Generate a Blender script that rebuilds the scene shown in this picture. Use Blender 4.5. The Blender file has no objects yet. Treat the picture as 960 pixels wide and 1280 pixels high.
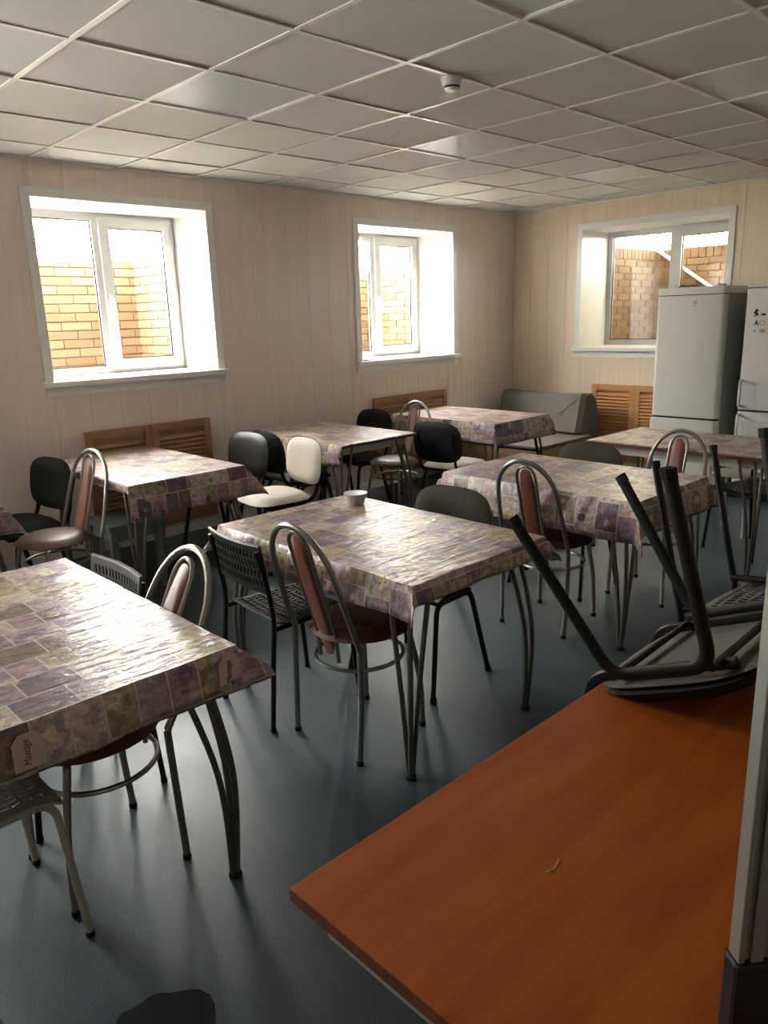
import bpy, bmesh, math, random
from mathutils import Vector, Matrix, Euler
PI = math.pi
random.seed(7)
scn = bpy.context.scene
COL = scn.collection

# ------------------------------------------------------------------ camera
cam_d = bpy.data.cameras.new('camera')
cam = bpy.data.objects.new('camera', cam_d)
COL.objects.link(cam)
cam.location = (-1.386, -3.099, 1.595)
cam.rotation_euler = (1.319025, 0.0303555, -0.7664438)
cam_d.sensor_fit = 'VERTICAL'
cam_d.sensor_height = 36.0
cam_d.lens = 36.0 * 941.26 / 1280.0
cam_d.clip_start = 0.02
scn.camera = cam

# ------------------------------------------------------------------ world, light, exposure
world = bpy.data.worlds.new('sky')
scn.world = world
world.use_nodes = True
wn = world.node_tree.nodes
bg = wn['Background']
bg.inputs[0].default_value = (1.0, 0.975, 0.935, 1)
bg.inputs[1].default_value = 14.0
sun_d = bpy.data.lights.new('sun', 'SUN')
sun_d.energy = 0.0
sun_d.angle = math.radians(1.5)
sun_d.color = (1.0, 0.93, 0.80)
sun = bpy.data.objects.new('sun', sun_d)
COL.objects.link(sun)
sun.rotation_euler = (math.radians(38), 0, math.radians(-62))
vs = scn.view_settings
vs.view_transform = 'Standard'
vs.look = 'None'
vs.exposure = 2.52
vs.gamma = 1.0
vs.use_curve_mapping = False

# ------------------------------------------------------------------ helpers
def tag(o, label=None, cat=None, group=None, kind=None):
    if label: o['label'] = label
    if cat: o['category'] = cat
    if group: o['group'] = group
    if kind: o['kind'] = kind
    return o

def empty(name, loc=(0, 0, 0), rz=0.0):
    o = bpy.data.objects.new(name, None)
    o.empty_display_size = 0.1
    COL.objects.link(o)
    o.location = loc
    o.rotation_euler = (0, 0, rz)
    return o

def link(name, me, parent=None):
    o = bpy.data.objects.new(name, me)
    COL.objects.link(o)
    if parent: o.parent = parent
    return o

class MB:
    def __init__(s):
        s.v = []; s.f = []; s.uv = None
    def add(s, vs_, fs_):
        n = len(s.v)
        s.v += [tuple(p) for p in vs_]
        s.f += [tuple(i + n for i in f) for f in fs_]
        return s
    def box(s, c, d, rot=None, bev=0.0):
        x, y, z = d[0] / 2, d[1] / 2, d[2] / 2
        if bev <= 0:
            P = [(-x, -y, -z), (x, -y, -z), (x, y, -z), (-x, y, -z), (-x, -y, z), (x, -y, z), (x, y, z), (-x, y, z)]
            F = [(0, 3, 2, 1), (4, 5, 6, 7), (0, 1, 5, 4), (1, 2, 6, 5), (2, 3, 7, 6), (3, 0, 4, 7)]
        else:
            bm = bmesh.new()
            bmesh.ops.create_cube(bm, size=1)
            for v in bm.verts: v.co = Vector((v.co.x * d[0], v.co.y * d[1], v.co.z * d[2]))
            bmesh.ops.bevel(bm, geom=bm.edges[:], offset=bev, segments=2, affect='EDGES', profile=0.5)
            bm.verts.index_update()
            P = [v.co[:] for v in bm.verts]; F = [[v.index for v in f.verts] for f in bm.faces]
            bm.free()
        c = Vector(c)
        if rot is not None:
            m = Euler(rot).to_matrix() if not isinstance(rot, Matrix) else rot
            P = [m @ Vector(p) + c for p in P]
        else:
            P = [Vector(p) + c for p in P]
        return s.add(P, F)
    def b2(s, lo, hi, bev=0.0):
        return s.box([(a + b) / 2 for a, b in zip(lo, hi)], [abs(b - a) for a, b in zip(lo, hi)], None, bev)
    def tube(s, pts, r, n=8, closed=False, ell=None, cap=True):
        """swept tube; ell=(a,b) oval with a along the reference side axis"""
        P = [Vector(p) for p in pts]
        N = len(P)
        T = []
        for i in range(N):
            if closed: t = P[(i + 1) % N] - P[i - 1]
            else: t = P[min(i + 1, N - 1)] - P[max(i - 1, 0)]
            T.append(t.normalized())
        up = Vector((0, 1, 0)) if abs(T[0].y) < 0.9 else Vector((0, 0, 1))
        u = (up - T[0] * up.dot(T[0])).normalized()
        vs_, fs_ = [], []
        for i in range(N):
            u = (u - T[i] * u.dot(T[i])).normalized()
            w = T[i].cross(u)
            a, b = ell if ell else (r, r)
            for k in range(n):
                th = 2 * PI * k / n
                vs_.append(P[i] + u * (a * math.cos(th)) + w * (b * math.sin(th)))
        for i in range(N if closed else N - 1):
            j = (i + 1) % N
            for k in range(n):
                l = (k + 1) % n
                fs_.append((i * n + k, i * n + l, j * n + l, j * n + k))
        if cap and not closed:
            fs_.append(tuple(range(n))[::-1]); fs_.append(tuple((N - 1) * n + k for k in range(n)))
        return s.add(vs_, fs_)
    def lathe(s, prof, c=(0, 0, 0), n=24):
        vs_, fs_ = [], []
        for r, z in prof:
            for k in range(n):
                a = 2 * PI * k / n
                vs_.append((c[0] + r * math.cos(a), c[1] + r * math.sin(a), c[2] + z))
        for i in range(len(prof) - 1):
            for k in range(n):
                l = (k + 1) % n
                fs_.append((i * n + k, i * n + l, (i + 1) * n + l, (i + 1) * n + k))
        if prof[0][0] > 1e-5: fs_.append(tuple(range(n))[::-1])
        if prof[-1][0] > 1e-5: fs_.append(tuple((len(prof) - 1) * n + k for k in range(n)))
        return s.add(vs_, fs_)
    def pad(s, fn, a, b, th, e=4.0, na=28, nr=4, p=3.0, flat=0.0):
        """cushion: superellipse outline a x b, thickness th; fn(u,v,w)->xyz; flat: share of thickness on the -w side"""
        vs_, fs_ = [], []
        for side in (1, -1):
            for i in range(nr + 1):
                r = i / nr
                h = th * (max(0.0, 1 - r ** p)) ** 0.5
                w = h if side > 0 else -h * flat
                for k in range(na):
                    t = 2 * PI * k / na
                    c, sn = math.cos(t), math.sin(t)
                    q = (abs(c) ** e + abs(sn) ** e) ** (-1 / e)
                    vs_.append(fn(a * r * q * c, b * r * q * sn, w))
        M = (nr + 1) * na
        for side in (0, 1):
            o = side * M
            for i in range(nr):
                for k in range(na):
                    l = (k + 1) % na
                    f = (o + i * na + k, o + (i + 1) * na + k, o + (i + 1) * na + l, o + i * na + l)
                    fs_.append(f if side == 0 else f[::-1])
        for k in range(na):
            l = (k + 1) % na
            fs_.append((nr * na + k, M + nr * na + k, M + nr * na + l, nr * na + l))
        return s.add(vs_, fs_)
    def prism(s, poly, h, m=None):
        """2D polygon extruded along z by h, optionally transformed"""
        n = len(poly)
        P = [Vector((x, y, 0)) for x, y in poly] + [Vector((x, y, h)) for x, y in poly]
        if m is not None: P = [m @ p for p in P]
        F = [tuple(range(n))[::-1], tuple(range(n, 2 * n))] + [(i, (i + 1) % n, n + (i + 1) % n, n + i) for i in range(n)]
        return s.add(P, F)
    def mesh(s, name, mat, smooth=False):
        me = bpy.data.meshes.new(name)
        me.from_pydata(s.v, [], s.f)
        bm = bmesh.new(); bm.from_mesh(me)
        bmesh.ops.remove_doubles(bm, verts=bm.verts[:], dist=1e-6)
        bmesh.ops.recalc_face_normals(bm, faces=bm.faces[:])
        bm.to_mesh(me); bm.free()
        if mat: me.materials.append(mat)
        if smooth:
            me.polygons.foreach_set('use_smooth', [True] * len(me.polygons))
            me.set_sharp_from_angle(angle=math.radians(38))
        me.update()
        return me
    def build(s, name, mat, parent=None, smooth=False):
        return link(name, s.mesh(name, mat, smooth), parent)

def copy_tree(o, parent=None):
    c = o.copy(); COL.objects.link(c); c.parent = parent
    for ch in list(o.children): copy_tree(ch, c)
    return c

def bez(pts, n=6):
    """smooth catmull-rom through points"""
    P = [Vector(p) for p in pts]
    out = []
    for i in range(len(P) - 1):
        p0 = P[max(i - 1, 0)]; p1 = P[i]; p2 = P[i + 1]; p3 = P[min(i + 2, len(P) - 1)]
        for k in range(n):
            t = k / n
            out.append(0.5 * ((2 * p1) + (p2 - p0) * t + (2 * p0 - 5 * p1 + 4 * p2 - p3) * t * t + (3 * p1 - p0 - 3 * p2 + p3) * t ** 3))
    out.append(P[-1])
    return out

def fillet(pts, r, n=5):
    """polyline with rounded corners"""
    P = [Vector(p) for p in pts]
    out = [P[0]]
    for i in range(1, len(P) - 1):
        a = (P[i - 1] - P[i]); b = (P[i + 1] - P[i])
        d = min(r, a.length * 0.49, b.length * 0.49)
        A = P[i] + a.normalized() * d; B = P[i] + b.normalized() * d
        for k in range(n + 1):
            t = k / n
            out.append(A * (1 - t) ** 2 + P[i] * 2 * t * (1 - t) + B * t * t)
    out.append(P[-1])
    return out

# ------------------------------------------------------------------ materials
def mat(name, col, rough=0.5, metal=0.0, var=0.0, vscale=8.0, bump=0.0, bscale=200.0, coat=0.0, spec=0.5, stretch=(1, 1, 1), sheen=0.0, trans=0.0):
    m = bpy.data.materials.new(name)
    m.use_nodes = True
    nt = m.node_tree; b = nt.nodes['Principled BSDF']
    b.inputs['Base Color'].default_value = (*col, 1)
    b.inputs['Roughness'].default_value = rough
    b.inputs['Metallic'].default_value = metal
    b.inputs['Coat Weight'].default_value = coat
    b.inputs['Coat Roughness'].default_value = 0.12
    b.inputs['Specular IOR Level'].default_value = spec
    b.inputs['Sheen Weight'].default_value = sheen
    b.inputs['Transmission Weight'].default_value = trans
    if var > 0 or bump > 0:
        tc = nt.nodes.new('ShaderNodeTexCoord'); mp = nt.nodes.new('ShaderNodeMapping')
        mp.inputs['Scale'].default_value = stretch
        nt.links.new(tc.outputs['Object'], mp.inputs['Vector'])
        if var > 0:
            nz = nt.nodes.new('ShaderNodeTexNoise'); nz.inputs['Scale'].default_value = vscale; nz.inputs['Detail'].default_value = 4
            nt.links.new(mp.outputs[0], nz.inputs['Vector'])
            rp = nt.nodes.new('ShaderNodeValToRGB')
            rp.color_ramp.elements[0].position = 0.3; rp.color_ramp.elements[1].position = 0.7
            rp.color_ramp.elements[0].color = (*[max(0, c * (1 - var)) for c in col], 1)
            rp.color_ramp.elements[1].color = (*[min(1, c * (1 + var)) for c in col], 1)
            nt.links.new(nz.outputs['Fac'], rp.inputs[0]); nt.links.new(rp.outputs[0], b.inputs['Base Color'])
        if bump > 0:
            n2 = nt.nodes.new('ShaderNodeTexNoise'); n2.inputs['Scale'].default_value = bscale; n2.inputs['Detail'].default_value = 3
            nt.links.new(mp.outputs[0], n2.inputs['Vector'])
            bp = nt.nodes.new('ShaderNodeBump'); bp.inputs['Strength'].default_value = bump; bp.inputs['Distance'].default_value = 0.002
            nt.links.new(n2.outputs['Fac'], bp.inputs['Height']); nt.links.new(bp.outputs[0], b.inputs['Normal'])
    return m

def glass_mat():
    m = bpy.data.materials.new('window_glass'); m.use_nodes = True
    nt = m.node_tree; nt.nodes.clear()
    o = nt.nodes.new('ShaderNodeOutputMaterial'); mx = nt.nodes.new('ShaderNodeMixShader')
    t = nt.nodes.new('ShaderNodeBsdfTransparent'); t.inputs[0].default_value = (0.95, 0.965, 0.96, 1)
    g = nt.nodes.new('ShaderNodeBsdfGlossy'); g.inputs['Roughness'].default_value = 0.02
    lw = nt.nodes.new('ShaderNodeLayerWeight'); lw.inputs[0].default_value = 0.5
    pw = nt.nodes.new('ShaderNodeMath'); pw.operation = 'POWER'; pw.inputs[1].default_value = 5.0
    fr = nt.nodes.new('ShaderNodeMath'); fr.operation = 'MULTIPLY_ADD'; fr.inputs[1].default_value = 0.9; fr.inputs[2].default_value = 0.035
    nt.links.new(lw.outputs['Facing'], pw.inputs[0]); nt.links.new(pw.outputs[0], fr.inputs[0])
    nt.links.new(fr.outputs[0], mx.inputs[0]); nt.links.new(t.outputs[0], mx.inputs[1]); nt.links.new(g.outputs[0], mx.inputs[2])
    nt.links.new(mx.outputs[0], o.inputs[0])
    return m

def wood_mat(name, c1, c2, axis='X', scale=3.0, rough=0.35, coat=0.0, stretch=14.0):
    m = bpy.data.materials.new(name); m.use_nodes = True
    nt = m.node_tree; b = nt.nodes['Principled BSDF']
    tc = nt.nodes.new('ShaderNodeTexCoord'); mp = nt.nodes.new('ShaderNodeMapping')
    sc = {'X': (1, stretch, stretch), 'Y': (stretch, 1, stretch), 'Z': (stretch, stretch, 1)}[axis]
    mp.inputs['Scale'].default_value = sc
    nt.links.new(tc.outputs['Object'], mp.inputs['Vector'])
    n1 = nt.nodes.new('ShaderNodeTexNoise'); n1.inputs['Scale'].default_value = scale; n1.inputs['Detail'].default_value = 6; n1.inputs['Distortion'].default_value = 0.6
    n2 = nt.nodes.new('ShaderNodeTexNoise'); n2.inputs['Scale'].default_value = scale * 6; n2.inputs['Detail'].default_value = 3
    nt.links.new(mp.outputs[0], n1.inputs['Vector']); nt.links.new(mp.outputs[0], n2.inputs['Vector'])
    mx = nt.nodes.new('ShaderNodeMath'); mx.operation = 'MULTIPLY_ADD'; mx.inputs[1].default_value = 0.3
    nt.links.new(n2.outputs['Fac'], mx.inputs[0]); nt.links.new(n1.outputs['Fac'], mx.inputs[2])
    rp = nt.nodes.new('ShaderNodeValToRGB')
    rp.color_ramp.elements[0].position = 0.45; rp.color_ramp.elements[1].position = 0.85
    rp.color_ramp.elements[0].color = (*c1, 1); rp.color_ramp.elements[1].color = (*c2, 1)
    nt.links.new(mx.outputs[0], rp.inputs[0]); nt.links.new(rp.outputs[0], b.inputs['Base Color'])
    b.inputs['Roughness'].default_value = rough; b.inputs['Coat Weight'].default_value = coat
    return m

def floor_mat():
    m = bpy.data.materials.new('blue_linoleum'); m.use_nodes = True
    nt = m.node_tree; b = nt.nodes['Principled BSDF']
    tc = nt.nodes.new('ShaderNodeTexCoord')
    n1 = nt.nodes.new('ShaderNodeTexNoise'); n1.inputs['Scale'].default_value = 260; n1.inputs['Detail'].default_value = 2
    n2 = nt.nodes.new('ShaderNodeTexNoise'); n2.inputs['Scale'].default_value = 2.2; n2.inputs['Detail'].default_value = 5
    for n in (n1, n2): nt.links.new(tc.outputs['Object'], n.inputs['Vector'])
    r1 = nt.nodes.new('ShaderNodeValToRGB')
    e = r1.color_ramp.elements
    e[0].position = 0.30; e[0].color = (0.026, 0.039, 0.048, 1)
    e[1].position = 0.72; e[1].color = (0.092, 0.124, 0.145, 1)
    k = e.new(0.5); k.color = (0.043, 0.064, 0.079, 1)
    nt.links.new(n1.outputs['Fac'], r1.inputs[0])
    mx = nt.nodes.new('ShaderNodeMix'); mx.data_type = 'RGBA'; mx.blend_type = 'MULTIPLY'; mx.inputs[0].default_value = 0.35
    r2 = nt.nodes.new('ShaderNodeValToRGB')
    r2.color_ramp.elements[0].position = 0.35; r2.color_ramp.elements[0].color = (0.7, 0.72, 0.7, 1)
    r2.color_ramp.elements[1].position = 0.65; r2.color_ramp.elements[1].color = (1.1, 1.1, 1.1, 1)
    nt.links.new(n2.outputs['Fac'], r2.inputs[0])
    nt.links.new(r1.outputs[0], mx.inputs[6]); nt.links.new(r2.outputs[0], mx.inputs[7]); nt.links.new(mx.outputs[2], b.inputs['Base Color'])
    mr = nt.nodes.new('ShaderNodeMapRange'); mr.inputs[1].default_value = 0.3; mr.inputs[2].default_value = 0.7; mr.inputs[3].default_value = 0.34; mr.inputs[4].default_value = 0.46
    nt.links.new(n2.outputs['Fac'], mr.inputs[0]); nt.links.new(mr.outputs[0], b.inputs['Roughness'])
    bp = nt.nodes.new('ShaderNodeBump'); bp.inputs['Strength'].default_value = 0.25; bp.inputs['Distance'].default_value = 0.001
    nt.links.new(n1.outputs['Fac'], bp.inputs['Height']); nt.links.new(bp.outputs[0], b.inputs['Normal'])
    return m

def cloth_mat(name, film):
    """oilcloth printed with a patchwork of flower pictures, in cloth metres (UV)"""
    m = bpy.data.materials.new(name); m.use_nodes = True
    nt = m.node_tree; L = nt.links; b = nt.nodes['Principled BSDF']
    uv = nt.nodes.new('ShaderNodeUVMap')
    def node(t): return nt.nodes.new(t)
    br = node('ShaderNodeTexBrick')
    br.inputs['Scale'].default_value = 1.0; br.inputs['Brick Width'].default_value = 0.135; br.inputs['Row Height'].default_value = 0.112
    br.inputs['Mortar Size'].default_value = 0.0022; br.inputs['Mortar Smooth'].default_value = 0.3; br.inputs['Bias'].default_value = 0.0
    br.inputs['Color1'].default_value = (0, 0, 0, 1); br.inputs['Color2'].default_value = (1, 1, 1, 1); br.inputs['Mortar'].default_value = (0.5, 0.5, 0.5, 1)
    br.offset = 0.37; br.squash = 0.62; br.squash_frequency = 3
    L.new(uv.outputs[0], br.inputs['Vector'])
    rp = node('ShaderNodeValToRGB'); rp.color_ramp.interpolation = 'CONSTANT'
    cols = [(0.0, (0.34, 0.25, 0.30)), (0.12, (0.40, 0.34, 0.21)), (0.24, (0.54, 0.46, 0.43)), (0.36, (0.19, 0.135, 0.19)),
            (0.48, (0.48, 0.40, 0.29)), (0.58, (0.40, 0.27, 0.31)), (0.68, (0.58, 0.50, 0.45)), (0.78, (0.22, 0.17, 0.13)), (0.88, (0.42, 0.34, 0.39))]
    e = rp.color_ramp.elements
    e[0].position = 0; e[0].color = (*cols[0][1], 1); e[1].position = cols[1][0]; e[1].color = (*cols[1][1], 1)
    for p_, c_ in cols[2:]:
        k = e.new(p_); k.color = (*c_, 1)
    L.new(br.outputs['Color'], rp.inputs[0])
    # blooms
    vo = node('ShaderNodeTexVoronoi'); vo.inputs['Scale'].default_value = 13
    L.new(uv.outputs[0], vo.inputs['Vector'])
    nz = node('ShaderNodeTexNoise'); nz.inputs['Scale'].default_value = 55; nz.inputs['Detail'].default_value = 4
    L.new(uv.outputs[0], nz.inputs['Vector'])
    ad = node('ShaderNodeMath'); ad.operation = 'MULTIPLY_ADD'; ad.inputs[1].default_value = 0.35
    L.new(nz.outputs['Fac'], ad.inputs[0]); L.new(vo.outputs['Distance'], ad.inputs[2])
    bl = node('ShaderNodeValToRGB')
    bl.color_ramp.elements[0].position = 0.42; bl.color_ramp.elements[0].color = (1, 1, 1, 1)
    bl.color_ramp.elements[1].position = 0.52; bl.color_ramp.elements[1].color = (0, 0, 0, 1)
    L.new(ad.outputs[0], bl.inputs[0])
    fc = node('ShaderNodeValToRGB'); fc.color_ramp.interpolation = 'CONSTANT'
    q = fc.color_ramp.elements
    q[0].position = 0; q[0].color = (0.20, 0.11, 0.22, 1); q[1].position = 0.25; q[1].color = (0.52, 0.36, 0.46, 1)
    for p_, c_ in [(0.45, (0.62, 0.55, 0.42)), (0.6, (0.17, 0.10, 0.15)), (0.75, (0.60, 0.50, 0.20)), (0.87, (0.33, 0.20, 0.30))]:
        k = q.new(p_); k.color = (*c_, 1)
    sp = node('ShaderNodeSeparateColor'); L.new(vo.outputs['Color'], sp.inputs[0]); L.new(sp.outputs[0], fc.inputs[0])
    m1 = node('ShaderNodeMix'); m1.data_type = 'RGBA'
    k1 = node('ShaderNodeMath'); k1.operation = 'MULTIPLY'; k1.inputs[1].default_value = 0.9
    L.new(bl.outputs[0], k1.inputs[0]); L.new(k1.outputs[0], m1.inputs[0]); L.new(rp.outputs[0], m1.inputs[6]); L.new(fc.outputs[0], m1.inputs[7])
    # fine mottling
    n3 = node('ShaderNodeTexNoise'); n3.inputs['Scale'].default_value = 42; n3.inputs['Detail'].default_value = 7; n3.inputs['Roughness'].default_value = 0.65
    L.new(uv.outputs[0], n3.inputs['Vector'])
    r3 = node('ShaderNodeValToRGB')
    r3.color_ramp.elements[0].position = 0.36; r3.color_ramp.elements[0].color = (0.58, 0.52, 0.55, 1)
    r3.color_ramp.elements[1].position = 0.62; r3.color_ramp.elements[1].color = (1.15, 1.12, 1.05, 1)
    L.new(n3.outputs['Fac'], r3.inputs[0])
    m2 = node('ShaderNodeMix'); m2.data_type = 'RGBA'; m2.blend_type = 'MULTIPLY'; m2.inputs[0].default_value = 0.9
    L.new(m1.outputs[2], m2.inputs[6]); L.new(r3.outputs[0], m2.inputs[7])
    v2 = node('ShaderNodeTexVoronoi'); v2.inputs['Scale'].default_value = 46; v2.inputs['Randomness'].default_value = 1.0
    L.new(uv.outputs[0], v2.inputs['Vector'])
    s2 = node('ShaderNodeSeparateColor'); L.new(v2.outputs['Color'], s2.inputs[0])
    r4 = node('ShaderNodeValToRGB')
    r4.color_ramp.elements[0].position = 0.05; r4.color_ramp.elements[0].color = (0.38, 0.33, 0.36, 1)
    r4.color_ramp.elements[1].position = 0.95; r4.color_ramp.elements[1].color = (1.35, 1.30, 1.22, 1)
    L.new(s2.outputs[1], r4.inputs[0])
    m4 = node('ShaderNodeMix'); m4.data_type = 'RGBA'; m4.blend_type = 'MULTIPLY'; m4.inputs[0].default_value = 0.55
    L.new(m2.outputs[2], m4.inputs[6]); L.new(r4.outputs[0], m4.inputs[7])
    m2 = m4
    # pale lines between the pictures
    m3 = node('ShaderNodeMix'); m3.data_type = 'RGBA'; m3.inputs[7].default_value = (0.62, 0.55, 0.47, 1)
    L.new(br.outputs['Fac'], m3.inputs[0]); L.new(m2.outputs[2], m3.inputs[6])
    L.new(m3.outputs[2], b.inputs['Base Color'])
    b.inputs['Roughness'].default_value = 0.30 if film else 0.36
    b.inputs['Coat Weight'].default_value = 0.35 if film else 0.15
    b.inputs['Coat Roughness'].default_value = 0.2 if film else 0.3
    # creases of the film
    mp = node('ShaderNodeMapping'); mp.inputs['Scale'].default_value = (7, 30, 1); mp.inputs['Rotation'].default_value = (0, 0, -0.2)
    L.new(uv.outputs[0], mp.inputs['Vector'])
    w1 = node('ShaderNodeTexNoise'); w1.inputs['Scale'].default_value = 1.0; w1.inputs['Detail'].default_value = 3; w1.inputs['Distortion'].default_value = 0.8
    L.new(mp.outputs[0], w1.inputs['Vector'])
    w2 = node('ShaderNodeTexNoise'); w2.inputs['Scale'].default_value = 120; w2.inputs['Detail'].default_value = 2
    L.new(uv.outputs[0], w2.inputs['Vector'])
    ma = node('ShaderNodeMath'); ma.operation = 'MULTIPLY_ADD'; ma.inputs[1].default_value = 0.10
    L.new(w2.outputs['Fac'], ma.inputs[0]); L.new(w1.outputs['Fac'], ma.inputs[2])
    bp = node('ShaderNodeBump'); bp.inputs['Strength'].default_value = 0.8 if film else 0.25; bp.inputs['Distance'].default_value = 0.008
    L.new(ma.outputs[0], bp.inputs['Height'])
    L.new(bp.outputs[0], b.inputs['Normal']); L.new(bp.outputs[0], b.inputs['Coat Normal'])
    return m

M = {}
M['ceil_tile'] = mat('ceiling_tile', (0.66, 0.63, 0.58), 0.85, var=0.05, vscale=1.5, bump=0.15, bscale=160)
M['ceil_bar'] = mat('ceiling_bar', (0.78, 0.75, 0.70), 0.28)
M['led'] = mat('light_panel', (0.60, 0.63, 0.60), 0.35)
M['panel'] = mat('wall_panel', (0.80, 0.685, 0.62), 0.42, var=0.045, vscale=3.0, stretch=(9, 9, 0.25))
M['panel_r'] = mat('wall_panel_warm', (0.83, 0.69, 0.545), 0.42, var=0.04, vscale=3.0, stretch=(9, 9, 0.25))
M['plaster'] = mat('plaster', (0.55, 0.50, 0.46), 0.9)
M['back_wall'] = mat('back_wall_paint', (0.40, 0.34, 0.29), 0.7)
M['pvc'] = mat('white_pvc', (0.82, 0.81, 0.78), 0.3)
M['frame_pvc'] = mat('frame_pvc', (0.56, 0.555, 0.53), 0.35)
M['glass'] = glass_mat()
M['mortar'] = mat('mortar', (0.16, 0.12, 0.08), 0.95)
BR = [mat('brick_%d' % i, c, 0.85, var=0.10, vscale=25) for i, c in enumerate([(0.165, 0.100, 0.047), (0.180, 0.113, 0.056), (0.150, 0.090, 0.041), (0.190, 0.122, 0.064)])]
M['floor'] = floor_mat()
M['cloth'] = cloth_mat('oilcloth', False)
M['cloth_film'] = cloth_mat('oilcloth_film', True)
M['laminate'] = wood_mat('table_laminate', (0.25, 0.19, 0.15), (0.34, 0.26, 0.21), 'Y')
M['edge'] = mat('table_edge', (0.13, 0.035, 0.03), 0.4)
M['leg_metal'] = mat('grey_tube', (0.16, 0.15, 0.135), 0.38, metal=0.7)
M['chrome'] = mat('satin_chrome', (0.31, 0.29, 0.26), 0.32, metal=0.9)
M['black_tube'] = mat('black_tube', (0.006, 0.006, 0.0062), 0.42, spec=0.3)
M['rubber'] = mat('rubber', (0.005, 0.005, 0.005), 0.7, spec=0.3)
M['brown'] = mat('brown_leatherette', (0.105, 0.042, 0.032), 0.42, var=0.12, vscale=20, bump=0.25, bscale=240)
M['brown_pad'] = mat('reddish_leatherette', (0.175, 0.056, 0.032), 0.45, var=0.1, vscale=20, bump=0.2, bscale=240)
M['black_fab'] = mat('black_fabric', (0.0095, 0.0102, 0.011), 0.85, bump=0.3, bscale=500, spec=0.25)
M['black_leather'] = mat('black_leatherette', (0.016, 0.016, 0.0165), 0.5, bump=0.15, bscale=200)
M['taupe_fab'] = mat('taupe_fabric', (0.042, 0.036, 0.029), 0.9, var=0.12, vscale=30, bump=0.35, bscale=500)
M['white_cover'] = mat('white_cover', (0.48, 0.43, 0.365), 0.7, var=0.05, vscale=12, bump=0.5, bscale=14)
M['black_plastic'] = mat('black_plastic', (0.008, 0.008, 0.0085), 0.5, bump=0.1, bscale=300, spec=0.3)
M['char_plastic'] = mat('charcoal_plastic', (0.017, 0.0165, 0.016), 0.42)
M['grey_plastic'] = mat('grey_plastic', (0.085, 0.085, 0.082), 0.4)
M['white_plastic'] = mat('white_plastic', (0.36, 0.35, 0.31), 0.35)
M['white_tube'] = mat('white_tube', (0.38, 0.38, 0.33), 0.3)
M['plywood'] = mat('seat_board', (0.070, 0.061, 0.050), 0.6, var=0.12, vscale=6)
M['desk_top'] = wood_mat('desk_veneer', (0.27, 0.056, 0.005), (0.36, 0.094, 0.010), 'X', 2.2, 0.5, 0.0, 9.0)
M['desk_top'].node_tree.nodes['Principled BSDF'].inputs['Specular IOR Level'].default_value = 0.2
M['desk_edge'] = wood_mat('desk_edge', (0.13, 0.035, 0.012), (0.19, 0.055, 0.018), 'X', 3, 0.4)
M['desk_frame'] = mat('desk_frame', (0.30, 0.30, 0.26), 0.45)
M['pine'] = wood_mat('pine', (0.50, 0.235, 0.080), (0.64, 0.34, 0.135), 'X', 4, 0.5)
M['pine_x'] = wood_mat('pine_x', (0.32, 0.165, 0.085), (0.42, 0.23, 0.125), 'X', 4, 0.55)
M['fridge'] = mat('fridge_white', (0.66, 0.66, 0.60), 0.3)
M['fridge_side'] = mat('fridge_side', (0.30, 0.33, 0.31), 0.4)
M['fridge_white'] = mat('fridge_cool_white', (0.68, 0.67, 0.66), 0.3)
M['dark_gap'] = mat('dark_gap', (0.02, 0.02, 0.02), 0.8)
M['logo'] = mat('logo_grey', (0.22, 0.22, 0.21), 0.4)
M['couch'] = mat('couch_fabric', (0.150, 0.128, 0.110), 0.9, var=0.08, vscale=10, bump=0.6, bscale=9)
M['couch_seat'] = mat('couch_seat_fabric', (0.175, 0.152, 0.127), 0.85, var=0.05, vscale=6)
M['couch_side'] = mat('couch_side_fabric', (0.40, 0.255, 0.13), 0.8, var=0.06, vscale=10)
M['alu'] = mat('aluminium', (0.24, 0.24, 0.215), 0.4, metal=0.5)
M['board_face'] = mat('board_face', (0.15, 0.14, 0.12), 0.45)
M['floor_patch'] = mat('dark_patch', (0.009, 0.012, 0.013), 0.6, spec=0.12)
M['bowl'] = mat('bowl_plastic', (0.72, 0.70, 0.66), 0.3, trans=0.45)
M['yellow'] = mat('yellow_magnet', (0.55, 0.38, 0.10), 0.5)
M['leaf'] = mat('leaf', (0.20, 0.30, 0.14), 0.6, var=0.3, vscale=4)
M['bark'] = mat('bark', (0.14, 0.10, 0.07), 0.9)
M['ground'] = mat('ground', (0.36, 0.34, 0.30), 0.95, var=0.1, vscale=2)
M['stool'] = mat('stool_paint', (0.16, 0.20, 0.185), 0.55)
M['tag'] = mat('tag_print', (0.62, 0.45, 0.36), 0.4)
M['ink'] = mat('ink_print', (0.10, 0.06, 0.07), 0.5)
M['canopy'] = mat('canopy_paint', (0.75, 0.70, 0.58), 0.5)

def text(name, s, size, mat_, parent, loc, rot, ext=0.0004, shear=0.0):
    c = bpy.data.curves.new(name, 'FONT'); c.body = s; c.size = size; c.extrude = ext; c.shear = shear
    c.align_x = 'CENTER'; c.align_y = 'CENTER'
    o = bpy.data.objects.new(name, c); COL.objects.link(o)
    bpy.context.view_layer.update()
    me = bpy.data.meshes.new_from_object(o.evaluated_get(bpy.context.evaluated_depsgraph_get()))
    bpy.data.objects.remove(o)
    me.materials.clear(); me.materials.append(mat_)
    t = link(name, me, parent)
    t.location = loc; t.rotation_euler = rot
    return t

# ================================================================== SETTING
X0, X1, Y0, Y1, H = -3.2, 5.70, -4.2, 2.17, 2.65
DEPTH = 0.60
fl = MB().b2((X0 - 0.1, Y0 - 0.1, -0.06), (X1 + 0.1, Y1 + 0.1, 0)).build('floor', M['floor'])
tag(fl, 'blue-grey speckled linoleum floor under the tables', kind='structure')

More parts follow.
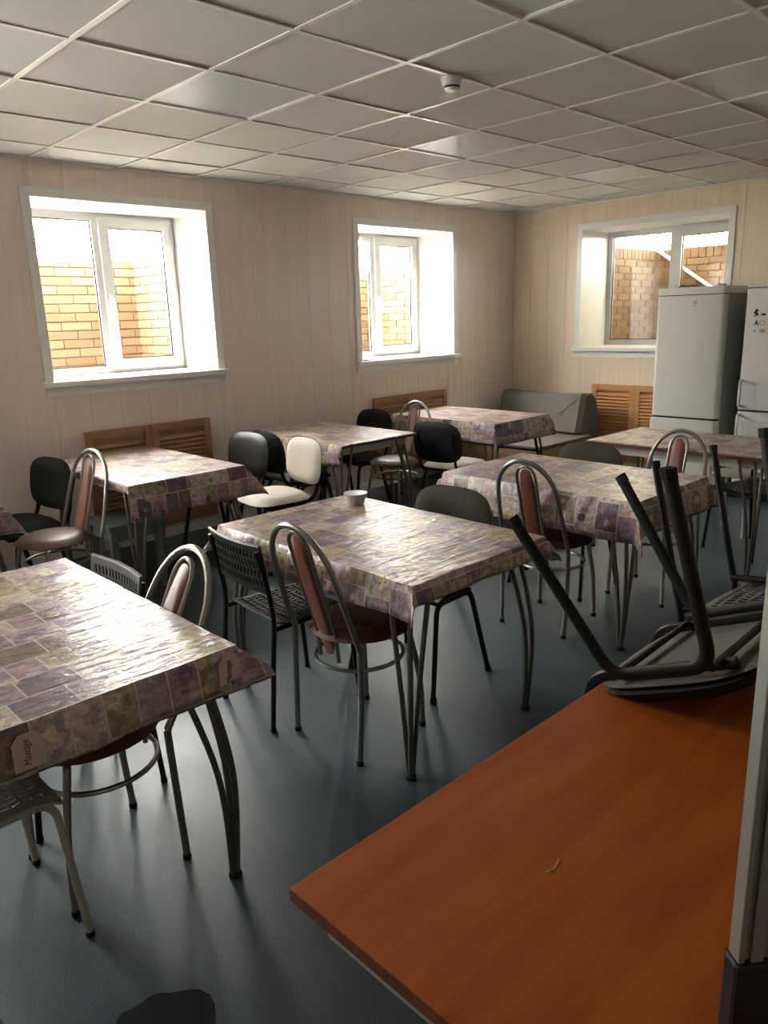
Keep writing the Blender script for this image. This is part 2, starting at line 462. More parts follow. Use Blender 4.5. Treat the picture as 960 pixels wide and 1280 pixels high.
# ceiling: slab, hung tiles and bars
ceil = MB().b2((X0 - 0.7, Y0 - 0.7, H + 0.08), (X1 + 0.7, Y1 + 0.7, H + 0.3)).build('ceiling', M['plaster'])
tag(ceil, 'suspended ceiling of square off-white tiles in a thin metal grid', kind='structure')
LEDS = [(0.6, 0.0), (2.4, 0.0), (4.2, 0.0), (0.6, -1.8), (2.4, -1.8)]
tile_cache = {}
xs = [X0] + [i * 0.6 for i in range(-5, 10) if X0 + 0.05 < i * 0.6 < X1 - 0.05] + [X1]
ys = [Y0] + [j * 0.6 for j in range(-7, 5) if Y0 + 0.05 < j * 0.6 < Y1 - 0.05] + [Y1]
rt = random.Random(3)
for i in range(len(xs) - 1):
    for j in range(len(ys) - 1):
        w, d = xs[i + 1] - xs[i], ys[j + 1] - ys[j]
        if any(abs(xs[i] - a) < 0.01 and abs(ys[j] - b) < 0.01 for a, b in LEDS): continue
        key = (round(w, 3), round(d, 3))
        if key not in tile_cache:
            tile_cache[key] = MB().box((0, 0, 0.007), (w - 0.010, d - 0.010, 0.014)).mesh('ceiling_tile', M['ceil_tile'])
        t = link('ceiling_tile', tile_cache[key], ceil)
        t.location = ((xs[i] + xs[i + 1]) / 2, (ys[j] + ys[j + 1]) / 2, H + 0.003 + rt.random() * 0.003)
        t.rotation_euler = (rt.uniform(-1, 1) * 0.006, rt.uniform(-1, 1) * 0.006, 0)
bx_m = MB().box((0, 0, 0), (0.024, Y1 - Y0, 0.005), bev=0.001).mesh('grid_bar', M['ceil_bar'])
by_m = MB().box((0, 0, 0), (X1 - X0, 0.024, 0.005), bev=0.001).mesh('grid_bar', M['ceil_bar'])
for x in xs[1:-1]:
    o = link('grid_bar', bx_m, ceil); o.location = (x, (Y0 + Y1) / 2, H - 0.001)
for y in ys[1:-1]:
    o = link('grid_bar', by_m, ceil); o.location = ((X0 + X1) / 2, y, H - 0.0005)
led_words = ['square unlit light panel in the ceiling nearest the left window', 'square unlit light panel in the mid ceiling beyond the smoke detector',
             'small-looking unlit light panel in the ceiling near the far corner', 'square unlit light panel at the top edge of the photo, above the smoke detector',
             'square unlit light panel in the ceiling at the right edge of the photo']
for (x, y), lb in zip(LEDS, led_words):
    e = tag(empty('ceiling_light', (x + 0.3, y + 0.3, H)), lb, 'ceiling light', 'light panels in the ceiling')
    m = MB()
    for a in (-1, 1):
        m.box((a * 0.289, 0, 0.006), (0.012, 0.590, 0.012)); m.box((0, a * 0.289, 0.006), (0.566, 0.012, 0.012))
    m.build('light_frame', M['pvc'], e)
    MB().box((0, 0, 0.009), (0.566, 0.566, 0.006)).build('diffuser', M['led'], e)

# walls --------------------------------------------------------------
# windows: (wall, start, end, z0, z1)
WIN = {1: ('L', 0.56, 1.86, 1.24, 2.43), 2: ('L', 3.375, 4.68, 1.21, 2.42), 3: ('R', -0.16, 1.325, 1.235, 2.41), 4: ('L', -2.26, -0.96, 1.24, 2.43)}  # the last window is unseen, added to let in more daylight
def wall_body(name, side, wins, lo, hi):
    m = MB()
    a = lo
    HT = H + 0.25
    def seg(u0, u1, z0, z1):
        if side == 'L': m.b2((u0, Y1 + 0.008, z0), (u1, Y1 + DEPTH, z1))
        else: m.b2((X1 + 0.008, u0, z0), (X1 + DEPTH, u1, z1))
    for k in sorted(wins, key=lambda k: WIN[k][1]):
        _, u0, u1, z0, z1 = WIN[k]
        seg(a, u0, -0.06, HT); seg(u0, u1, -0.06, z0); seg(u0, u1, z1, HT); a = u1
    seg(a, hi, -0.06, HT)
    return tag(m.build(name, M['plaster']), kind='structure')
wl = wall_body('wall_left', 'L', [1, 2, 4], X0 - 0.6, X1 + 0.6)
wr = wall_body('wall_right', 'R', [3], Y0 - 0.6, Y1 + 0.008)
wl['label'] = 'long wall of pale pinkish panels with two deep windows'
wr['label'] = 'wall of warm beige vertical panels behind the refrigerators'
wb = tag(MB().b2((X0 - 0.1, Y0 - 0.1, -0.06), (X1 + 0.1, Y0, H + 0.25)).build('wall_back', M['back_wall']), kind='structure')
wsd = tag(MB().b2((X0 - 0.1, Y0, -0.06), (X0, Y1, H + 0.25)).build('wall_side', M['back_wall']), kind='structure')
PW = 0.2225
pan_cache = {}
def panel_mesh(h, material, w):
    cc = 0.0010 if material.name == 'wall_panel' else 0.0026
    key = (round(h, 3), material.name, round(w, 3))
    if key not in pan_cache:
        c = cc; hw = w / 2 - 0.0003
        poly = [(-hw, 0.008), (-hw, c), (-hw + c, 0.0), (hw - c, 0.0), (hw, c), (hw, 0.008)]
        pan_cache[key] = MB().prism(poly, h).mesh('wall_panel', material)
    return pan_cache[key]
def panels(wall, side, wins, lo, hi, material):
    """vertical panels, cut round the windows"""
    edges = []
    u = hi
    while u > lo:
        edges.append((max(u - PW, lo), u)); u -= PW
    for a, b in edges:
        cuts = [(a, b, 0.0, H + 0.02)]
        for k in wins:
            _, u0, u1, z0, z1 = WIN[k]
            nxt = []
            for (p, q, s, t) in cuts:
                if q <= u0 + 1e-4 or p >= u1 - 1e-4: nxt.append((p, q, s, t)); continue
                if p < u0: nxt.append((p, u0, s, t))
                if q > u1: nxt.append((u1, q, s, t))
                i0, i1 = max(p, u0), min(q, u1)
                nxt.append((i0, i1, s, z0)); nxt.append((i0, i1, z1, t))
            cuts = nxt
        for (p, q, s, t) in cuts:
            if q - p < 0.012: continue
            o = link('wall_panel', panel_mesh(t - s, material, q - p), wall)
            if side == 'L': o.location = ((p + q) / 2, Y1, s)
            else:
                o.location = (X1, (p + q) / 2, s); o.rotation_euler = (0, 0, -PI / 2)
panels(wl, 'L', [1, 2, 4], X0, X1, M['panel'])
panels(wr, 'R', [3], Y0, Y1, M['panel_r'])
# corner and ceiling trims
tag(MB().b2((X0, Y1 - 0.012, H - 0.014), (X1, Y1, H + 0.002)).build('trim_1', M['pvc']), 'thin strip where the window wall meets the ceiling', kind='structure')
tag(MB().b2((X1 - 0.012, Y0, H - 0.014), (X1, Y1 - 0.012, H + 0.002)).build('trim_2', M['pvc']), 'thin strip where the right wall meets the ceiling', kind='structure')
tag(MB().b2((X0, Y1 - 0.016, 0), (X1 - 0.016, Y1, 0.07)).build('baseboard_left', M['pvc']), kind='structure')
tag(MB().b2((X1 - 0.016, Y0, 0), (X1, Y1, 0.07)).build('baseboard_right', M['pvc']), kind='structure')

# windows ------------------------------------------------------------
def window(k):
    side, u0, u1, z0, z1 = WIN[k]
    root = empty('window_%d' % k, ((u0 + u1) / 2, Y1, z0) if side == 'L' else (X1, (u0 + u1) / 2, z0), 0 if side == 'L' else -PI / 2)
    tag(root, kind='structure')
    # local: x along the wall (left->right seen from the room), y into the wall, z up
    W, HH = u1 - u0, z1 - z0
    h = W / 2
    D = DEPTH - 0.03
    t = 0.012
    def bx(name, lo, hi, mt=M['pvc'], par=root, bev=0.0): return MB().b2(lo, hi, bev).build(name, mt, par)
    bx('reveal_panel', (-h, 0, 0), (-h + t, D, HH)); bx('reveal_panel', (h - t, 0, 0), (h, D, HH)); bx('reveal_panel', (-h + t, 0, HH - t), (h - t, D, HH))
    bx('window_sill', (-h - 0.06, -0.055, -0.032), (h + 0.06, D, 0.006), bev=0.004)
    cs = 0.058
    bx('casing', (-h - cs + t, -0.012, 0.006), (-h + t, 0, HH + cs - t)); bx('casing', (h - t, -0.012, 0.006), (h + cs - t, 0, HH + cs - t)); bx('casing', (-h + t, -0.012, HH - t), (h - t, 0, HH + cs - t))
    bx('casing', (-h - 0.05, -0.010, -0.095), (h + 0.05, 0, -0.032))
    # frame
    fy0, fy1 = D - 0.09, D - 0.03
    a, b, lo, hi = -h + t, h - t, 0.006, HH - t
    f = 0.055
    m = MB()
    m.b2((a, fy0 + 0.012, lo), (a + f, fy1, hi)); m.b2((b - f, fy0 + 0.012, lo), (b, fy1, hi))
    m.b2((a + f, fy0 + 0.012, lo), (b - f, fy1, lo + f)); m.b2((a + f, fy0 + 0.012, hi - f), (b - f, fy1, hi))
    m.b2((-0.035, fy0 + 0.012, lo + f), (0.035, fy1, hi - f))
    m.build('window_frame', M['frame_pvc'], root)
    # opening sash on the right, proud of the frame
    sa, sb, sl, sh = 0.012, b - 0.028, lo + 0.028, hi - 0.028
    g = 0.075
    s = MB()
    s.b2((sa, fy0 - 0.012, sl), (sa + g, fy0 + 0.040, sh)); s.b2((sb - g, fy0 - 0.012, sl), (sb, fy0 + 0.040, sh))
    s.b2((sa + g, fy0 - 0.012, sl), (sb - g, fy0 + 0.040, sl + g)); s.b2((sa + g, fy0 - 0.012, sh - g), (sb - g, fy0 + 0.040, sh))
    sash = s.build('sash', M['frame_pvc'], root)
    hz = (sl + sh) / 2 - 0.03
    hm = MB(); hm.box((sa + g / 2, fy0 - 0.020, hz), (0.028, 0.016, 0.065), bev=0.004)
    hm.tube(fillet([(sa + g / 2, fy0 - 0.02, hz), (sa + g / 2, fy0 - 0.055, hz), (sa + g / 2 + 0.01, fy0 - 0.055, hz - 0.12)], 0.015), 0.010, 8)
    hm.build('handle', M['pvc'], sash, True)
    gk = 0.008   # dark gasket round the panes
    for (p0, p1, q0, q1, yy) in ((sa + g, sb - g, sl + g, sh - g, fy0 + 0.01), (a + f, -0.035, lo + f, hi - f, fy0 + 0.03)):
        k_ = MB()
        k_.b2((p0, yy, q0), (p0 + gk, yy + 0.008, q1)); k_.b2((p1 - gk, yy, q0), (p1, yy + 0.008, q1)); k_.b2((p0, yy, q0), (p1, yy + 0.008, q0 + gk)); k_.b2((p0, yy, q1 - gk), (p1, yy + 0.008, q1))
        par = sash if p0 > 0 else root
        k_.build('gasket', M['char_plastic'], par)
        MB().b2((p0, yy + 0.003, q0), (p1, yy + 0.006, q1)).build('glass_pane', M['glass'], par)
    return root
wlabels = {1: 'wide white window in a deep reveal at the left, near the table by the wall', 2: 'white window in a deep reveal in the middle of the long wall', 3: 'white window in a deep reveal partly behind the refrigerator', 4: 'added unseen white window in the long wall, letting in extra daylight'}
for k in WIN:
    w = window(k); w['label'] = wlabels[k]

# light wells with brick walls --------------------------------------
brick_me = {}
def brick_mesh(w, h, i):
    key = (round(w, 3), round(h, 3), i)
    if key not in brick_me:
        brick_me[key] = MB().box((0, 0, 0), (w, 0.02, h), bev=0.002).mesh('brick', BR[i])
    return brick_me[key]
def brick_wall(name, p, ang, length, z0, z1, label, detail=True, soldier=True, seed=0):
    """face starts at p (xy), runs `length` along angle `ang`, bricks proud to the right-hand side"""
    root = MB().b2((0, 0.0, z0), (length, 0.14, z1)).build(name, M['mortar'])
    root.location = (p[0], p[1], 0); root.rotation_euler = (0, 0, ang)
    tag(root, label, kind='structure')
    if not detail:
        root.data.materials[0] = BR[0]; return root
    r = random.Random(seed)
    z = z0 + 0.004; row = 0
    zt = z1 - (0.12 if soldier else 0)
    rows = int((zt - z0) / 0.0735)
    z = zt - rows * 0.0735
    for row in range(rows):
        x = -(0.13 if row % 2 else 0.0)
        while x < length:
            a, b = max(x, 0), min(x + 0.25, length)
            if b - a > 0.03:
                o = link('brick', brick_mesh(b - a, 0.0645, r.randrange(4)), root)
                o.location = ((a + b) / 2, -0.002 + r.uniform(-.002, .002), z + 0.0735 * row + 0.036)
            x += 0.26
    if soldier:
        x = 0.0
        while x < length - 0.03:
            b = min(x + 0.078, length)
            o = link('brick', brick_mesh(b - x, 0.11, r.randrange(4)), root)
            o.location = ((x + b) / 2, -0.002, z1 - 0.06)
            x += 0.0865
    return root
YO = Y1 + DEPTH           # outer face of the left wall
XO = X1 + DEPTH
# left wall wells: back wall at y = 3.5
brick_wall('wall_lightwell_1', (0.15, 3.50), 0, 1.74, 1.10, 2.16, 'yellow brick wall outside the left window', soldier=False, seed=1)
brick_wall('wall_lightwell_2', (1.89, 3.50), -PI / 2, 0.72, 1.10, 2.16, 'side of yellow brick seen through the right pane of the left window', soldier=False, seed=2)
brick_wall('wall_lightwell_3', (3.0, 3.50), 0, 1.86, 1.10, 2.16, 'yellow brick wall outside the middle window', soldier=False, seed=3)
brick_wall('wall_lightwell_4', (4.80, 3.50), -PI / 2, 0.72, 1.10, 2.16, 'side of pale yellow brick seen through the middle window', soldier=False, seed=4)
brick_wall('wall_lightwell_5', (7.42, 1.40), -PI / 2, 1.95, 1.10, 2.27, 'yellow brick wall outside the window behind the refrigerator', seed=5)
brick_wall('wall_lightwell_6', (6.31, 1.40), 0, 1.11, 1.10, 2.27, 'dirty yellow brick side wall outside the window behind the refrigerator', seed=6)
# the piers of the house beside the wells
brick_wall('wall_pier_1', (1.90, 3.12), -PI / 2, 0.34, 2.165, 2.9, 'brick pier above the well of the left window', soldier=False, seed=7)
brick_wall('wall_pier_2', (4.81, 3.16), -PI / 2, 0.38, 2.165, 2.9, 'brick pier above the well of the middle window', soldier=False, seed=8)
# left ends and unseen wells
brick_wall('wall_lightwell_7', (0.15, 2.78), PI / 2, 0.72, 1.10, 2.16, None, detail=False)
brick_wall('wall_lightwell_8', (3.0, 2.78), PI / 2, 0.72, 1.10, 2.16, None, detail=False)
brick_wall('wall_lightwell_9', (7.42, -0.55), PI, 1.11, 1.10, 2.27, None, detail=False)
for nm, lo, hi in (('ground_well_1', (0.0, YO, 1.0), (2.05, 3.7, 1.10)), ('ground_well_2', (2.85, YO, 1.0), (5.0, 3.7, 1.10)), ('ground_well_3', (XO, -0.7, 1.0), (7.6, 1.6, 1.10)),
                   ('ground_well_4', (-2.9, YO, 1.0), (-0.4, 3.7, 1.10)),  # ground beside the added window, left open to more sky
                   ('ground_1', (-0.1, 3.65, 1.7), (16, 16, 2.05)), ('ground_2', (7.57, -0.75, 1.7), (16, 3.65, 2.05))):
    tag(MB().b2(lo, hi).build(nm, M['ground']), kind='structure')

# outdoors: canopy beams over the wells, railing, greenery
def canopy(name, lo, hi, label):
    return tag(MB().b2(lo, hi).build(name, M['canopy']), label, 'beam', 'canopy beams over the light wells')
canopy('canopy_beam', (-0.2, 3.55, 2.40), (2.2, 3.62, 2.47), 'pale canopy beam outside the left window')
canopy('canopy_beam', (2.6, 3.55, 2.40), (5.2, 3.62, 2.47), 'pale canopy beam outside the middle window')
tag(MB().b2((6.31, -1.6, 2.70), (8.6, 2.6, 2.76)).build('canopy_roof', M['canopy']), 'pale canopy roof above the window behind the refrigerator', 'canopy')
canopy('canopy_beam', (7.50, -1.0, 2.50), (7.60, 1.9, 2.60), 'pale canopy beam outside the window behind the refrigerator')
tag(MB().b2((1.80, 3.56, 2.05), (1.86, 3.62, 2.40)).build('canopy_post', M['canopy']), 'pale canopy post outside the right pane of the left window', 'post')
rail = empty('railing', (7.50, 0.6, 2.27))
tag(rail, 'pale outdoor railing above the bricks behind the refrigerator window', 'railing')
MB().b2((-0.02, -1.2, 0.20), (0.02, 0.8, 0.23)).build('rail', M['pvc'], rail)
bal = MB().b2((-0.010, -0.010, -0.22), (0.010, 0.010, 0.20)).mesh('baluster', M['pvc'])
for i in range(16):
    o = link('baluster', bal, rail); o.location = (0, -1.12 + i * 0.12, 0)
# sloping white line on the brick behind window 3, built as a thin tube
tag(MB().tube([(7.375, 1.36, 2.27), (7.375, 0.55, 1.72)], 0.02, 10).build('sloping_line', M['pvc']), 'white sloping line on the brick wall behind the refrigerator window', 'pipe')
def tree(loc, r, hgt, label, seed):
    root = tag(empty('tree', loc), label, 'tree', 'trees outside the windows')
    rr = random.Random(seed)
    m = MB(); m.tube(bez([(0, 0, 0), (0.05, 0.02, hgt * 0.4), (0, 0, hgt * 0.8)], 4), 0.06, 7)
    for k in range(5):
        a = rr.uniform(0, 6.28)
        m.tube([(0.02, 0.01, hgt * 0.45 + 0.05 * k), (math.cos(a) * r * 0.6, math.sin(a) * r * 0.6, hgt * 0.75)], 0.02, 5)
    m.build('trunk', M['bark'], root)
    f = MB()
    for k in range(900):
        v = Vector((rr.gauss(0, 1), rr.gauss(0, 1), rr.gauss(0, 1))).normalized() * (rr.random() ** 0.5) * r
        c = Vector((v.x, v.y, hgt * 0.85 + v.z * 0.8))
        a = Vector((rr.uniform(-1, 1), rr.uniform(-1, 1), rr.uniform(-1, 1))).normalized()
        b = a.cross(Vector((rr.uniform(-1, 1), rr.uniform(-1, 1), rr.uniform(-1, 1)))).normalized()
        s_ = rr.uniform(0.06, 0.11)
        f.add([c - a * s_, c - b * s_ * 0.5, c + a * s_, c + b * s_ * 0.5], [(0, 1, 2, 3)])
    o = f.build('foliage', M['leaf'], root); tag(o, kind='stuff')
tree((3.1, 8.5, 2.05), 1.0, 1.3, 'leafy tree far outside the left window', 11)
tree((9.5, 8.8, 2.05), 1.0, 1.3, 'leafy tree far outside the middle window', 12)
tree((12.5, 3.3, 2.05), 1.0, 1.2, 'leafy tree far outside the window behind the refrigerator', 13)

# ================================================================== FURNITURE
# ---- hoop-back chair -------------------------------------------------
def make_hoop_chair(lean=0.07, rear=0.185):
    root = empty('hoop_chair')
    tm = M['chrome']
    xs_ = -rear + 0.020                # tube at seat level
    top = -rear - lean
    def hx(z):                         # x of the back at height z
        t = max(0.0, (z - 0.45) / 0.46)
        return xs_ + (top - xs_) * (t ** 0.9)
    for s in (-1, 1):
        m = MB(); m.tube(bez([(-rear, s * 0.182, 0.012), (-rear + 0.012, s * 0.188, 0.22), (xs_, s * 0.185, 0.45)], 5), 0.0115, 9)
        l = m.build('leg', tm, root, True)
        MB().tube([(-rear, s * 0.182, 0), (-rear, s * 0.182, 0.018)], 0.0135, 9).build('foot_cap', M['rubber'], l)
        m = MB(); m.tube(bez([(0.178, s * 0.165, 0.012), (0.170, s * 0.158, 0.22), (0.135, s * 0.135, 0.435)], 5), 0.0115, 9)
        l = m.build('leg', tm, root, True)
        MB().tube([(0.178, s * 0.165, 0), (0.178, s * 0.165, 0.018)], 0.0135, 9).build('foot_cap', M['rubber'], l)
    # outer hoop
    pts = []
    for s, seq in ((-1, (0.45, 0.52, 0.60, 0.66, 0.71)), (1, (0.71, 0.66, 0.60, 0.52, 0.45))):
        for z in seq:
            w = 0.185 - 0.016 * ((z - 0.45) / 0.26) ** 1.5
            pts.append((hx(z), s * w, z))
        if s < 0:
            for k in range(1, 8):
                a = PI * k / 8
                z = 0.71 + 0.20 * math.sin(a)
                pts.append((hx(z), -0.169 * math.cos(a), z))
    MB().tube(bez(pts, 3), 0.0115, 9).build('back_hoop', tm, root, True)
    # inner loop that carries the pad
    pts = []
    for s, seq in ((-1, (0.36, 0.48, 0.62, 0.74, 0.82)), (1, (0.82, 0.74, 0.62, 0.48, 0.36))):
        for z in seq: pts.append((hx(z) + 0.012, s * 0.052, z))
        if s < 0:
            for k in range(1, 6):
                a = PI * k / 6
                z = 0.82 + 0.062 * math.sin(a); pts.append((hx(z) + 0.012, -0.052 * math.cos(a), z))
    MB().tube(bez(pts, 3), 0.008, 8).build('inner_hoop', tm, root, True)
    # tall narrow pad
    def f(u, v, w):
        z = 0.622 + v
        return (hx(z) + 0.014 + w, u, z)
    MB().pad(f, 0.045, 0.245, 0.014, e=3.2, na=32, nr=5, p=4, flat=1.0).build('back_pad', M['brown_pad'], root, True)
    # ring stretcher
    ring = [(0.0 + 0.172 * math.cos(2 * PI * k / 28), 0.172 * math.sin(2 * PI * k / 28), 0.335) for k in range(28)]
    MB().tube(ring, 0.008, 8, closed=True).build('ring_stretcher', tm, root, True)
    MB().pad(lambda u, v, w: (0.015 + u, v, 0.452 + w), 0.200, 0.200, 0.040, e=2.1, na=36, nr=6, p=3.5, flat=0.55).build('seat', M['brown'], root, True)
    return root

# ---- office visitor chair ---------------------------------------------
def make_office_chair(seat_mat, back_mat, shell_mat, cover_back=False, tube_mat=None):
    root = empty('office_chair')
    tm = tube_mat or M['black_tube']
    for s in (-1, 1):
        pts = fillet([(0.195, s * 0.248, 0.012), (0.118, s * 0.212, 0.412), (-0.118, s * 0.212, 0.412), (-0.205, s * 0.248, 0.012)], 0.05)
        l = MB().tube(pts, 0.012, 10, ell=(0.0085, 0.0155)).build('leg_frame', tm, root, True)
        MB().tube([(0.197, s * 0.249, 0.0), (0.192, s * 0.2465, 0.022)], 0.012, 8, ell=(0.011, 0.018)).build('foot_cap', M['rubber'], l)
        MB().tube([(-0.207, s * 0.249, 0.0), (-0.202, s * 0.2465, 0.022)], 0.012, 8, ell=(0.011, 0.018)).build('foot_cap', M['rubber'], l)
    m = MB()
    for s in (-1, 1):
        m.tube(fillet([(0.150, s * 0.165, 0.424), (-0.215, s * 0.165, 0.424), (-0.262, s * 0.165, 0.52), (-0.292, s * 0.165, 0.74)], 0.055), 0.011, 8, ell=(0.0085, 0.0145))
    m.tube([(0.118, -0.212, 0.414), (0.118, 0.212, 0.414)], 0.009, 8); m.tube([(-0.118, -0.212, 0.414), (-0.118, 0.212, 0.414)], 0.009, 8)
    m.build('back_frame', tm, root, True)
    MB().pad(lambda u, v, w: (u, v, 0.437 + w), 0.205, 0.228, 0.008, e=3.6, na=32, nr=3, p=8, flat=0.6).build('seat_board', M['plywood'], root, True)
    MB().pad(lambda u, v, w: (u, v, 0.450 + w - 0.010 * max(0, u / 0.21) ** 3), 0.210, 0.235, 0.042, e=3.6, na=36, nr=6, p=5, flat=0.2).build('seat', seat_mat, root, True)
    def bk(u, v, w):   # u across (y), v up
        x = -0.272 - 0.13 * v + 0.35 * u * u
        return (x + w, u, 0.665 + v)
    MB().pad(bk, 0.222, 0.155, 0.030, e=3.4, na=36, nr=6, p=5, flat=0.0).build('backrest', back_mat, root, True)
    MB().pad(lambda u, v, w: bk(u, v, -0.002 - w), 0.226, 0.159, 0.016, e=3.4, na=36, nr=5, p=6, flat=0.0).build('backrest_shell', shell_mat, root, True)
    return root

# ---- stacking chair with slotted plastic seat ---------------------------
def slotted(fn, nu, nv, u0, u1, v0, v1, th, border, slot=0.55, slant=0.0, stagger=True):
    """panel fn(u,v)->point with nu x nv slots cut right through, thickness th along fn normal (approx)"""
    V, F = [], []
    def P(u, v): V.append(Vector(fn(u, v))); return len(V) - 1
    us = [u0 + border + (u1 - u0 - 2 * border) * i / nu for i in range(nu + 1)]
    vs_ = [v0 + border + (v1 - v0 - 2 * border) * j / nv for j in range(nv + 1)]
    def quad(a, b, c, d, e_=1):
        F.append((P(*a), P(*b), P(*c), P(*d)))
    ue = [u0] + us + [u1]; ve = [v0] + vs_ + [v1]
    for i in range(len(ue) - 1):
        for j in range(len(ve) - 1):
            a, b, c, d = ue[i], ue[i + 1], ve[j], ve[j + 1]
            edge = i == 0 or j == 0 or i == len(ue) - 2 or j == len(ve) - 2
            if edge: quad((a, c), (b, c), (b, d), (a, d)); continue
            hu, hv = (b - a) * (1 - slot) / 2, (d - c) * 0.13
            sl = (b - a) * slant * (1 if (j % 2 or not stagger) else -1)
            q = [(a + hu - sl, c + hv), (b - hu - sl, c + hv), (b - hu + sl, d - hv), (a + hu + sl, d - hv)]
            o = [(a, c), (b, c), (b, d), (a, d)]
            for k in range(4):
                l = (k + 1) % 4
                quad(o[k], o[l], q[l], q[k])
    me = bpy.data.meshes.new('slotted'); me.from_pydata(V, [], F)
    bm = bmesh.new(); bm.from_mesh(me)
    bmesh.ops.remove_doubles(bm, verts=bm.verts[:], dist=1e-5)
    bmesh.ops.recalc_face_normals(bm, faces=bm.faces[:])
    bmesh.ops.solidify(bm, geom=bm.faces[:], thickness=th)
    bmesh.ops.recalc_face_normals(bm, faces=bm.faces[:])
    bm.to_mesh(me); bm.free()
    return me

def make_slotted_chair(pl, tm):
    root = empty('slotted_chair')
    r = 0.0105
    for s in (-1, 1):
        l = MB().tube(bez([(-0.225, s * 0.195, 0.01), (-0.200, s * 0.192, 0.30), (-0.185, s * 0.190, 0.47), (-0.205, s * 0.188, 0.62), (-0.235, s * 0.182, 0.755)], 5), r, 9).build('leg', tm, root, True)
        MB().tube([(-0.225, s * 0.195, 0), (-0.2245, s * 0.195, 0.016)], r * 1.15, 9).build('foot_cap', M['rubber'], l)
        l = MB().tube(fillet([(0.215, s * 0.200, 0.01), (0.178, s * 0.186, 0.432), (-0.188, s * 0.186, 0.425)], 0.06), r, 9).build('leg', tm, root, True)
        MB().tube([(0.215, s * 0.200, 0), (0.2135, s * 0.1995, 0.016)], r * 1.15, 9).build('foot_cap', M['rubber'], l)
    def seat(u, v):     # u across, v front(+)/back(-)
        z = 0.449 - 0.012 * (1 - (u / 0.19) ** 2) + (0.0 if v > -0.12 else (-v - 0.12) * 0.35)
        if v > 0.14: z -= (v - 0.14) ** 2 * 6
        z -= 0.010 * abs(u / 0.19) ** 8
        return (v, u, z)
    me = slotted(seat, 13, 11, -0.193, 0.193, -0.17, 0.20, 0.006, 0.03, slot=0.56, slant=0.12)
    me.materials.append(pl); o = link('seat', me, root)
    def back(u, v):
        return (-0.222 - 0.16 * (v - 0.68) + 0.55 * u * u - 0.012, u, v)
    me = slotted(back, 15, 4, -0.195, 0.195, 0.575, 0.775, 0.007, 0.022, slot=0.5, slant=0.16)
    me.materials.append(pl); o = link('backrest', me, root)
    MB().tube([(-0.222 - 0.16 * 0.095 + 0.55 * u * u - 0.012, u, 0.775) for u in [(-0.195 + 0.39 * k / 12) for k in range(13)]], 0.008, 8).build('top_rim', pl, root, True)
    return root

# ---- table --------------------------------------------------------------
TW, TL = 0.74, 1.16
def make_table():
    root = empty('dining_table')
    MB().b2((-TW / 2, -TL / 2, 0.7235), (TW / 2, TL / 2, 0.7455), 0.003).build('table_top', M['laminate'], root)
    m = MB(); t = 0.0012
    m.b2((-TW / 2 - t, -TL / 2 - t, 0.725), (TW / 2 + t, -TL / 2, 0.744)); m.b2((-TW / 2 - t, TL / 2, 0.725), (TW / 2 + t, TL / 2 + t, 0.744))
    m.b2((-TW / 2 - t, -TL / 2, 0.725), (-TW / 2, TL / 2, 0.744)); m.b2((TW / 2, -TL / 2, 0.725), (TW / 2 + t, TL / 2, 0.744))
    m.build('edge_band', M['edge'], root)
    m = MB(); a, b = TW / 2 - 0.06, TL / 2 - 0.06
    m.b2((-a, -b, 0.665), (a, -b + 0.018, 0.7235)); m.b2((-a, b - 0.018, 0.665), (a, b, 0.7235)); m.b2((-a, -b, 0.665), (-a + 0.018, b, 0.7235)); m.b2((a - 0.018, -b, 0.665), (a, b, 0.7235))
    m.build('apron', M['plaster'], root)
    for sx in (-1, 1):
        for sy in (-1, 1):
            fx, fy = sx * 0.342, sy * 0.525
            m = MB()
            for (tx, ty, bo) in ((sx * 0.215, sy * 0.515, 0.022), (sx * 0.325, sy * 0.415, 0.022), (sx * 0.300, sy * 0.500, 0.030)):
                px, py = tx + (fx - tx) * 0.55, ty + (fy - ty) * 0.55
                k = 0.007
                off = {0: (-sx * k, 0), 1: (0, -sy * k), 2: (sx * k * 0.5, sy * k * 0.5)}[len(m.v) // 1000 if False else [0, 1, 2][((tx, ty) == (sx * 0.325, sy * 0.415)) * 1 + ((tx, ty) == (sx * 0.300, sy * 0.500)) * 2]]
                m.tube(bez([(tx, ty, 0.7235), (px + sx * bo, py + sy * bo, 0.36), (fx + off[0], fy + off[1], 0.0)], 7), 0.0095, 8)
            l = m.build('leg', M['leg_metal'], root, True)
            MB().lathe([(0.020, 0.0), (0.020, 0.010), (0.014, 0.018)], (fx, fy, 0), 10).build('foot_cap', M['rubber'], l)
    return root

